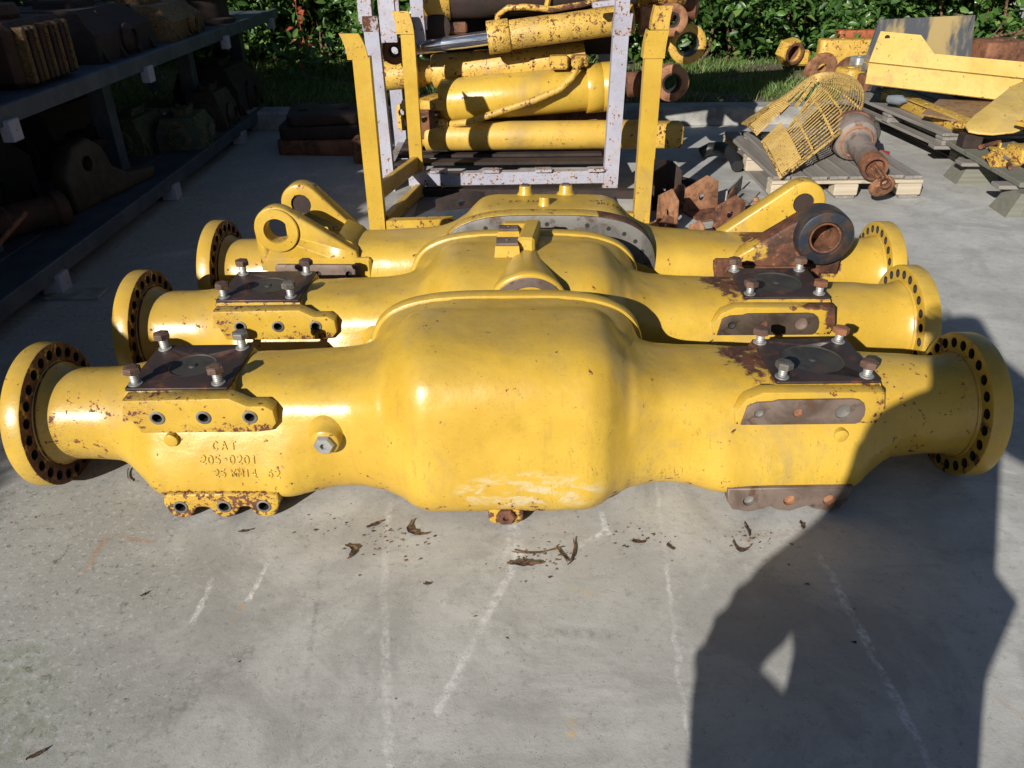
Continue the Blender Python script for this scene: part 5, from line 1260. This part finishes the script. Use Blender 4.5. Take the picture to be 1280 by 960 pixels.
for (lab, x, y, z, s, rz, mat) in (('yellow channel box behind the rusty discs', 3.28, 8.05, .12, (.70, .16, .34), -.05, YEL2), ('rounded yellow lump between rusty disc and long panel', 3.02, 7.3, .1, (.32, .24, .22), .3, YEL2), ('rusty lump at the left end of the long panel', 3.04, 7.05, .1, (.16, .2, .20), 0, RUST), ('grey zinc bracket at the left end of the long panel', 3.14, 7.5, .26, (.20, .14, .12), .2, GALV), ('orange painted bar behind the scuffed sheet', 3.42, 8.4, .42, (.42, .12, .08), .0, ORANGE)):
    o = thing('scrap_block', lab, 'machine part', (x, y, z), rz); m = MB(); m.prism(rrect(-s[0]/2, -s[1]/2, s[0]/2, s[1]/2, min(s)*.3), [(-s[0]*.2, 0, min(s)*.18, 14)], s[2], I4, b=min(s)*.12); m.build('block', mat, o, smooth=45, attrs=wf(.5))
for (lab, x, y, l, rz) in (('pale grey stone slab fragment in the grass under the hexagonal bracket', 2.80, 7.6, .3, .3), ('grey tube leaning at the left end of the long panel', 3.0, 6.9, .2, 1.2)):
    o = thing('stone_fragment' if 'stone' in lab else 'grey_tube', lab, 'stone' if 'stone' in lab else 'tube', (x, y, .12), rz)
    m = MB()
    if 'stone' in lab: m.prism([(-.14, -.05), (.05, -.07), (.16, 0), (.04, .06), (-.1, .05)], [], .05, I4, b=.01)
    else: m.lathe([(.035, 0), (.035, .5), (.028, .5), (.028, .0)], along((0, 0, 0), (.1, -.2, .45)), 16)
    m.build('body', KERB if 'stone' in lab else GALV, o)
# more yellow parts piled on the timber platform at the right edge
for (lab, x, y, z, rz, sx, sy, sz) in (('yellow ribbed bracket on the wing plate at the right frame edge', 3.16, 4.86, .34, .35, .22, .12, .07), ('small yellow angled plate tucked under the wing plate', 3.02, 4.80, .20, -.3, .24, .10, .05), ('yellow box section end below the ribbed bracket', 3.28, 4.62, .19, .15, .20, .14, .10)):
    o = thing('yellow_bracket', lab, 'bracket', (x, y, z), rz)
    m = MB(); m.prism([(-sx/2, -sy/2), (sx/2, -sy/2), (sx/2, sy*.2), (sx*.2, sy/2), (-sx/2, sy/2)], [(-sx*.25, 0, .018, 14), (sx*.2, -sy*.15, .014, 12)], sz*.35, I4, b=.004); m.build('base_plate', YEL2, o)
    for q in range(3): m = MB(); m.box((-sx*.3+sx*.3*q, sy*.25, sz*.65), (.012, sy*.4, sz*.6), b=.002); m.build('rib', YEL2, o)
for (lab, x, y, z, rz, L) in (('short rusty pipe length behind the latch box', 2.98, 4.98, .19, .6, .22), ('rusty bolt lying on the front timber plank', 2.84, 4.50, .185, 1.2, .08), ('rusty rod on the timber planks near the frame edge', 3.10, 4.55, .19, .9, .30)):
    o = thing('rusty_rod', lab, 'rod', (x, y, z), rz); m = MB(); m.lathe([(0, 0), (.014, 0), (.014, L), (0, L)], along((-L/2, 0, .014), (L/2, 0, .014)), 12); m.build('rod_body', RUST, o)

# ------------------------------------------------------------------ bark flakes and twigs on the concrete
def flake(label, x, y, L, W, rz, seed, kind='bark_flake', curl=.3):
    o = thing(kind, label, 'twig' if kind == 'twig' else 'bark flake', (x, y, 0), rz, 'dry debris on the concrete')
    r = random.Random(seed); m = MB(); rows = []; n = 9
    for k in range(n):
        t_ = k/(n-1); x_ = (t_-.5)*L; w = .75*W*(.35+.65*math.sin(math.pi*min(1, t_*.9+.08)))*r.uniform(.75, 1.15); yc = r.uniform(-.15, .15)*W+curl*L*(t_-.5)**2
        z0 = .002+.10*L*abs(t_-.5)**2*r.uniform(.6, 1.4)
        rows.append([(x_, yc-w/2, z0+.35*w), (x_, yc-w*.2, z0), (x_, yc+w*.2, z0), (x_, yc+w/2, z0+.35*w), (x_, yc+w*.25, z0+.003+.02*W), (x_, yc-w*.25, z0+.003+.02*W)])
    m.loft(rows); m.build('bark_strip' if kind != 'twig' else 'stick', BARK, o, smooth=50); return o
flake('curled dark bark flake with crumbly grey bits below the front axle left arm', -.415, 1.565, .055, .022, 1.9, 1, curl=1.2)
flake('hooked brown bark flake pair member nearest the belly shadow, left of the drain plug', -.275, 1.635, .075, .020, -.9, 2, curl=1.5)
flake('small frayed bark flake beside the faint vertical chalk line', -.375, 1.665, .045, .018, .6, 3)
flake('frayed reddish bundle of bark strips below the drain plug', .025, 1.505, .085, .022, -.05, 4)
flake('thin bark strip lying on the frayed bundle', .045, 1.512, .06, .010, -.25, 14)
flake('long thin twig above the frayed bark bundle', .06, 1.548, .13, .005, .12, 5, 'twig')
flake('upright looking dark stick, right one of the V shaped pair', .155, 1.548, .10, .010, 1.35, 6, 'twig')
flake('short dark stick, left one of the V shaped pair', .125, 1.542, .065, .009, 2.05, 7, 'twig')
flake('small dark flake right of the long chalk line', .405, 1.565, .028, .010, -1.0, 8)
flake('crumbly flake left of the long chalk line', .325, 1.585, .035, .012, -.3, 9)
flake('curved tan bark piece below the rusty lower bracket', .585, 1.548, .05, .014, -.35, 10, curl=2.5)
flake('thin upright frayed twig below the rusty lower bracket', .625, 1.63, .055, .010, 1.6, 11, 'twig')
flake('single brown oval seed flake nearest the person shadow', .775, 1.645, .028, .016, 1.5, 12)
flake('tiny dark chip between the chalk lines', -.215, 1.44, .018, .008, -.2, 13)
flake('dark chip near the bottom left corner of the view', -.94, .985, .035, .012, .7, 15)
flake('rust coloured chip below the left bracket holes', -.72, 1.645, .035, .009, .2, 16)
flake('dark crumb left of the orange stain', -.90, 1.415, .015, .009, .9, 17)
flake('thin curved black stem beside the left flange', -1.14, 1.90, .075, .004, -1.1, 18, 'twig')
# fine crumbs, too many to count
m = MB(); r = random.Random(21)
for q in range(330):
    if q < 250: cx_, cy_ = r.choice([(-.38, 1.62), (-.3, 1.62), (.05, 1.52), (.33, 1.6), (.62, 1.6), (-.5, 1.68), (.1, 1.55)]); x = r.gauss(cx_, .05); y = r.gauss(cy_, .035)
    else: x = r.uniform(-1.6, 1.6); y = r.uniform(.7, 1.75)
    s_ = r.choice([.0012, .002, .003, .0045])*r.uniform(.7, 1.3); a = r.uniform(0, 6)
    m.add([(x+s_*(2.2 if k == 0 else .9)*math.cos(a+k*2.1), y+s_*math.sin(a+k*2.1)*.8, .001) for k in range(3)]+[(x, y, s_*.6)], [(0, 1, 2), (0, 1, 3), (1, 2, 3), (2, 0, 3)])
tag(m.build('debris_crumbs', BARK, smooth=None), 'scattered fine bark crumbs on the concrete', 'debris', kind='stuff')

# ------------------------------------------------------------------ the photographer, standing behind the camera and out of frame, who casts the long shadow
def skin(name, pts, edges, mat, parent, root=0, sub=2):
    me = bpy.data.meshes.new(name); me.from_pydata([p[:3] for p in pts], edges, []); o = bpy.data.objects.new(name, me); C.objects.link(o)
    md = o.modifiers.new('s', 'SKIN')
    for i, p in enumerate(pts):
        rx = p[3]; ry = p[4] if len(p) > 4 else p[3]
        me.skin_vertices[0].data[i].radius = (rx, ry); me.skin_vertices[0].data[i].use_root = (i == root)
    sb = o.modifiers.new('b', 'SUBSURF'); sb.levels = sub; sb.render_levels = sub
    dg = bpy.context.evaluated_depsgraph_get(); m2 = bpy.data.meshes.new_from_object(o.evaluated_get(dg)); bpy.data.objects.remove(o)
    m2.name = name; m2.materials.clear(); m2.materials.append(mat); m2.polygons.foreach_set('use_smooth', [True]*len(m2.polygons))
    o2 = bpy.data.objects.new(name, m2); C.objects.link(o2); o2.parent = parent; return o2
def plain(name, c, rough=.7): t = NT(name); return t.out(c, rough, 0, t.bump(t.noise(80, 5), .1, .002))
SKIN = plain('skin', (.42, .24, .17), .5); CLOTH = plain('navy_jacket', (.04, .05, .08), .9); DENIM = plain('denim', (.05, .07, .12), .9); HAIR = plain('brown_hair', (.06, .035, .02), .7); BOOT = plain('boot_leather', (.05, .03, .02), .5)
pz = thing('person', 'person in dark jacket and jeans photographing, holding a bag, standing at the viewpoint', 'person', (.0, -.30, 0))
# body: torso, neck, head, arms (hands below), legs
B = [(0, 0, .86, .135, .10), (0, 0, 1.00, .145, .10), (0, .01, 1.13, .155, .105), (0, .015, 1.24, .13, .085), (0, .03, 1.30, .055, .055), (0, .05, 1.365, .068, .078), (0, .055, 1.44, .078, .092), (0, .05, 1.50, .062, .075),
     (-.17, .01, 1.21, .055), (-.19, -.02, 1.06, .050), (-.235, -.02, .93, .045), (-.33, .0, .84, .038), (-.40, .01, .80, .026),
     (.17, .01, 1.21, .055), (.30, .02, 1.10, .045), (.42, .04, 1.08, .042), (.32, .15, 1.20, .036), (.13, .215, 1.36, .026),
     (-.09, 0, .80, .088), (-.10, 0, .46, .060), (-.11, -.02, .10, .042), (.09, 0, .80, .088), (.10, 0, .46, .060), (.11, -.02, .10, .042), (-.115, .10, .04, .040), (.115, .10, .04, .040)]
E_ = [(0, 1), (1, 2), (2, 3), (3, 4), (4, 5), (5, 6), (6, 7), (3, 8), (8, 9), (9, 10), (10, 11), (11, 12), (3, 13), (13, 14), (14, 15), (15, 16), (16, 17), (0, 18), (18, 19), (19, 20), (20, 24), (0, 21), (21, 22), (22, 23), (23, 25)]
skin('body', B, E_, SKIN, pz)
def levels(name, L, dep, mat, parent, cy=0.0):
    rows = []
    zs = np.linspace(L[0][0], L[-1][0], 26)
    for z in zs:
        xl = np.interp(z, [q[0] for q in L], [q[1] for q in L])+.022; xr = np.interp(z, [q[0] for q in L], [q[2] for q in L])-.022
        fade_ = .55+.45*min(1, (L[-1][0]-z)/.12+.15)
        rows.append([((xl+xr)/2+(xr-xl)/2*se(2*math.pi*a/24, 2.4)[0], cy+dep*fade_*se(2*math.pi*a/24, 2.4)[1], z) for a in range(24)])
    m = MB(); m.loft(rows); return m.build(name, mat, parent, smooth=70)
levels('jacket', [(.52, -.24, .10), (.59, -.24, .12), (.67, -.245, .16), (.72, -.255, .18), (.748, -.285, .195), (.85, -.285, .21), (.93, -.225, .21), (1.05, -.215, .21), (1.16, -.21, .21), (1.25, -.17, .17), (1.31, -.08, .08)], .10, CLOTH, pz)
levels('hood', [(1.24, -.17, .18), (1.32, -.13, .19), (1.40, -.11, .17), (1.48, -.10, .13), (1.56, -.07, .08)], .06, CLOTH, pz, -.06)
S_ = [(-.16, .01, 1.19, .07), (-.19, -.02, 1.05, .062), (-.24, -.02, .92, .056), (-.33, .0, .84, .050), (-.40, .01, .795, .038)]
skin('sleeve', S_, [(0, 1), (1, 2), (2, 3), (3, 4)], CLOTH, pz)
S_ = [(.16, .01, 1.19, .07), (.30, .02, 1.10, .078), (.42, .04, 1.08, .082), (.32, .15, 1.20, .055), (.18, .205, 1.33, .036)]
skin('sleeve', S_, [(0, 1), (1, 2), (2, 3), (3, 4)], CLOTH, pz)
T = [(0, 0, .84, .15, .115), (-.09, 0, .78, .10), (-.10, 0, .46, .075), (-.11, -.02, .11, .060), (.09, 0, .78, .10), (.10, 0, .46, .075), (.11, -.02, .11, .060)]
skin('trousers', T, [(0, 1), (1, 2), (2, 3), (0, 4), (4, 5), (5, 6)], DENIM, pz)
for sx in (-1, 1): skin('boot', [(sx*.112, -.03, .10, .055), (sx*.112, -.04, .045, .05), (sx*.114, .10, .04, .045), (sx*.115, .17, .035, .038)], [(0, 1), (1, 2), (2, 3)], BOOT, pz)
skin('hair', [(0, .03, 1.535, .075, .085), (0, -.01, 1.47, .078, .06), (0, -.02, 1.40, .06, .04)], [(0, 1), (1, 2)], HAIR, pz)
m = MB(); m.lathe([(0, 0), (.012, .002), (.014, .012), (.008, .02), (0, .022)], along((0, .135, 1.425), (0, .165, 1.42)), 12); m.build('nose', SKIN, pz)
for sx in (-1, 1):
    m = MB(); m.lathe([(0, 0), (.011, .003), (.011, .012), (0, .016)], along((sx*.03, .122, 1.455), (sx*.032, .15, 1.455)), 12); m.build('eye', plain('eye_white', (.7, .7, .7), .2) if sx < 0 else bpy.data.materials['eye_white'], pz)
def hand(c, d, n_, curl):
    c = Vector(c); d = Vector(d).normalized(); n_ = Vector(n_).normalized(); s = d.cross(n_)
    P_ = [(*c, .028, .016), (*(c+d*.045), .034, .015), (*(c+d*.08), .032, .013)]; ed = [(0, 1), (1, 2)]
    o = skin('hand', P_, ed, SKIN, pz, sub=1)
    for k, (off, ln) in enumerate(((-.030, .060), (-.010, .070), (.010, .066), (.029, .050))):
        b0 = c+d*.075+s*off; pts = [(*b0, .009)]; dd = d.copy(); p = b0
        for q in range(3): dd = (dd+n_*curl).normalized(); p = p+dd*ln/3; pts.append((*p, .0085-.001*q))
        skin('finger', pts, [(0, 1), (1, 2), (2, 3)], SKIN, o, sub=1)
    b0 = c+d*.03-s*.028; pts = [(*b0, .010)]; p = b0
    for q in range(2): p = p+(d*.5-s*.45+n_*.45*(q+1)).normalized()*.028; pts.append((*p, .009))
    skin('thumb', pts, [(0, 1), (1, 2)], SKIN, o, sub=1)
hand((.115, .225, 1.37), (-.6, .1, .35), (0, 1, 0), .30)
hand((-.42, .01, .785), (-.15, .05, -1), (1, 0, 0), .55)
cm = thing('compact_camera', 'small black camera held up in front of the face of the person', 'camera', (.02, -.065, 1.40))
m = MB(); m.box((0, 0, 0), (.10, .025, .060), b=.006); m.build('camera_body', RUBBER, cm); m = MB(); m.lathe([(0, 0), (.022, 0), (.022, .018), (.016, .020), (0, .016)], along((-.02, .012, 0), (-.02, .04, 0)), 24); m.build('lens_barrel', RUBBER, cm)
bg = thing('shoulder_bag', 'dark cloth bag hanging from the left hand of the person', 'bag', (0, -.29, 0))
levels('bag_body', [(.46, -.32, -.12), (.58, -.385, -.12), (.645, -.43, -.16), (.675, -.445, -.225), (.705, -.45, -.30), (.730, -.45, -.270), (.748, -.45, -.24), (.80, -.43, -.24)], .06, CLOTH, bg)
m = MB(); m.tube([(-.42, 0, .78), (-.42, 0, .81), (-.40, 0, .82), (-.37, 0, .81), (-.36, 0, .78)], .008, 8); m.build('handle', CLOTH, bg, smooth=60)
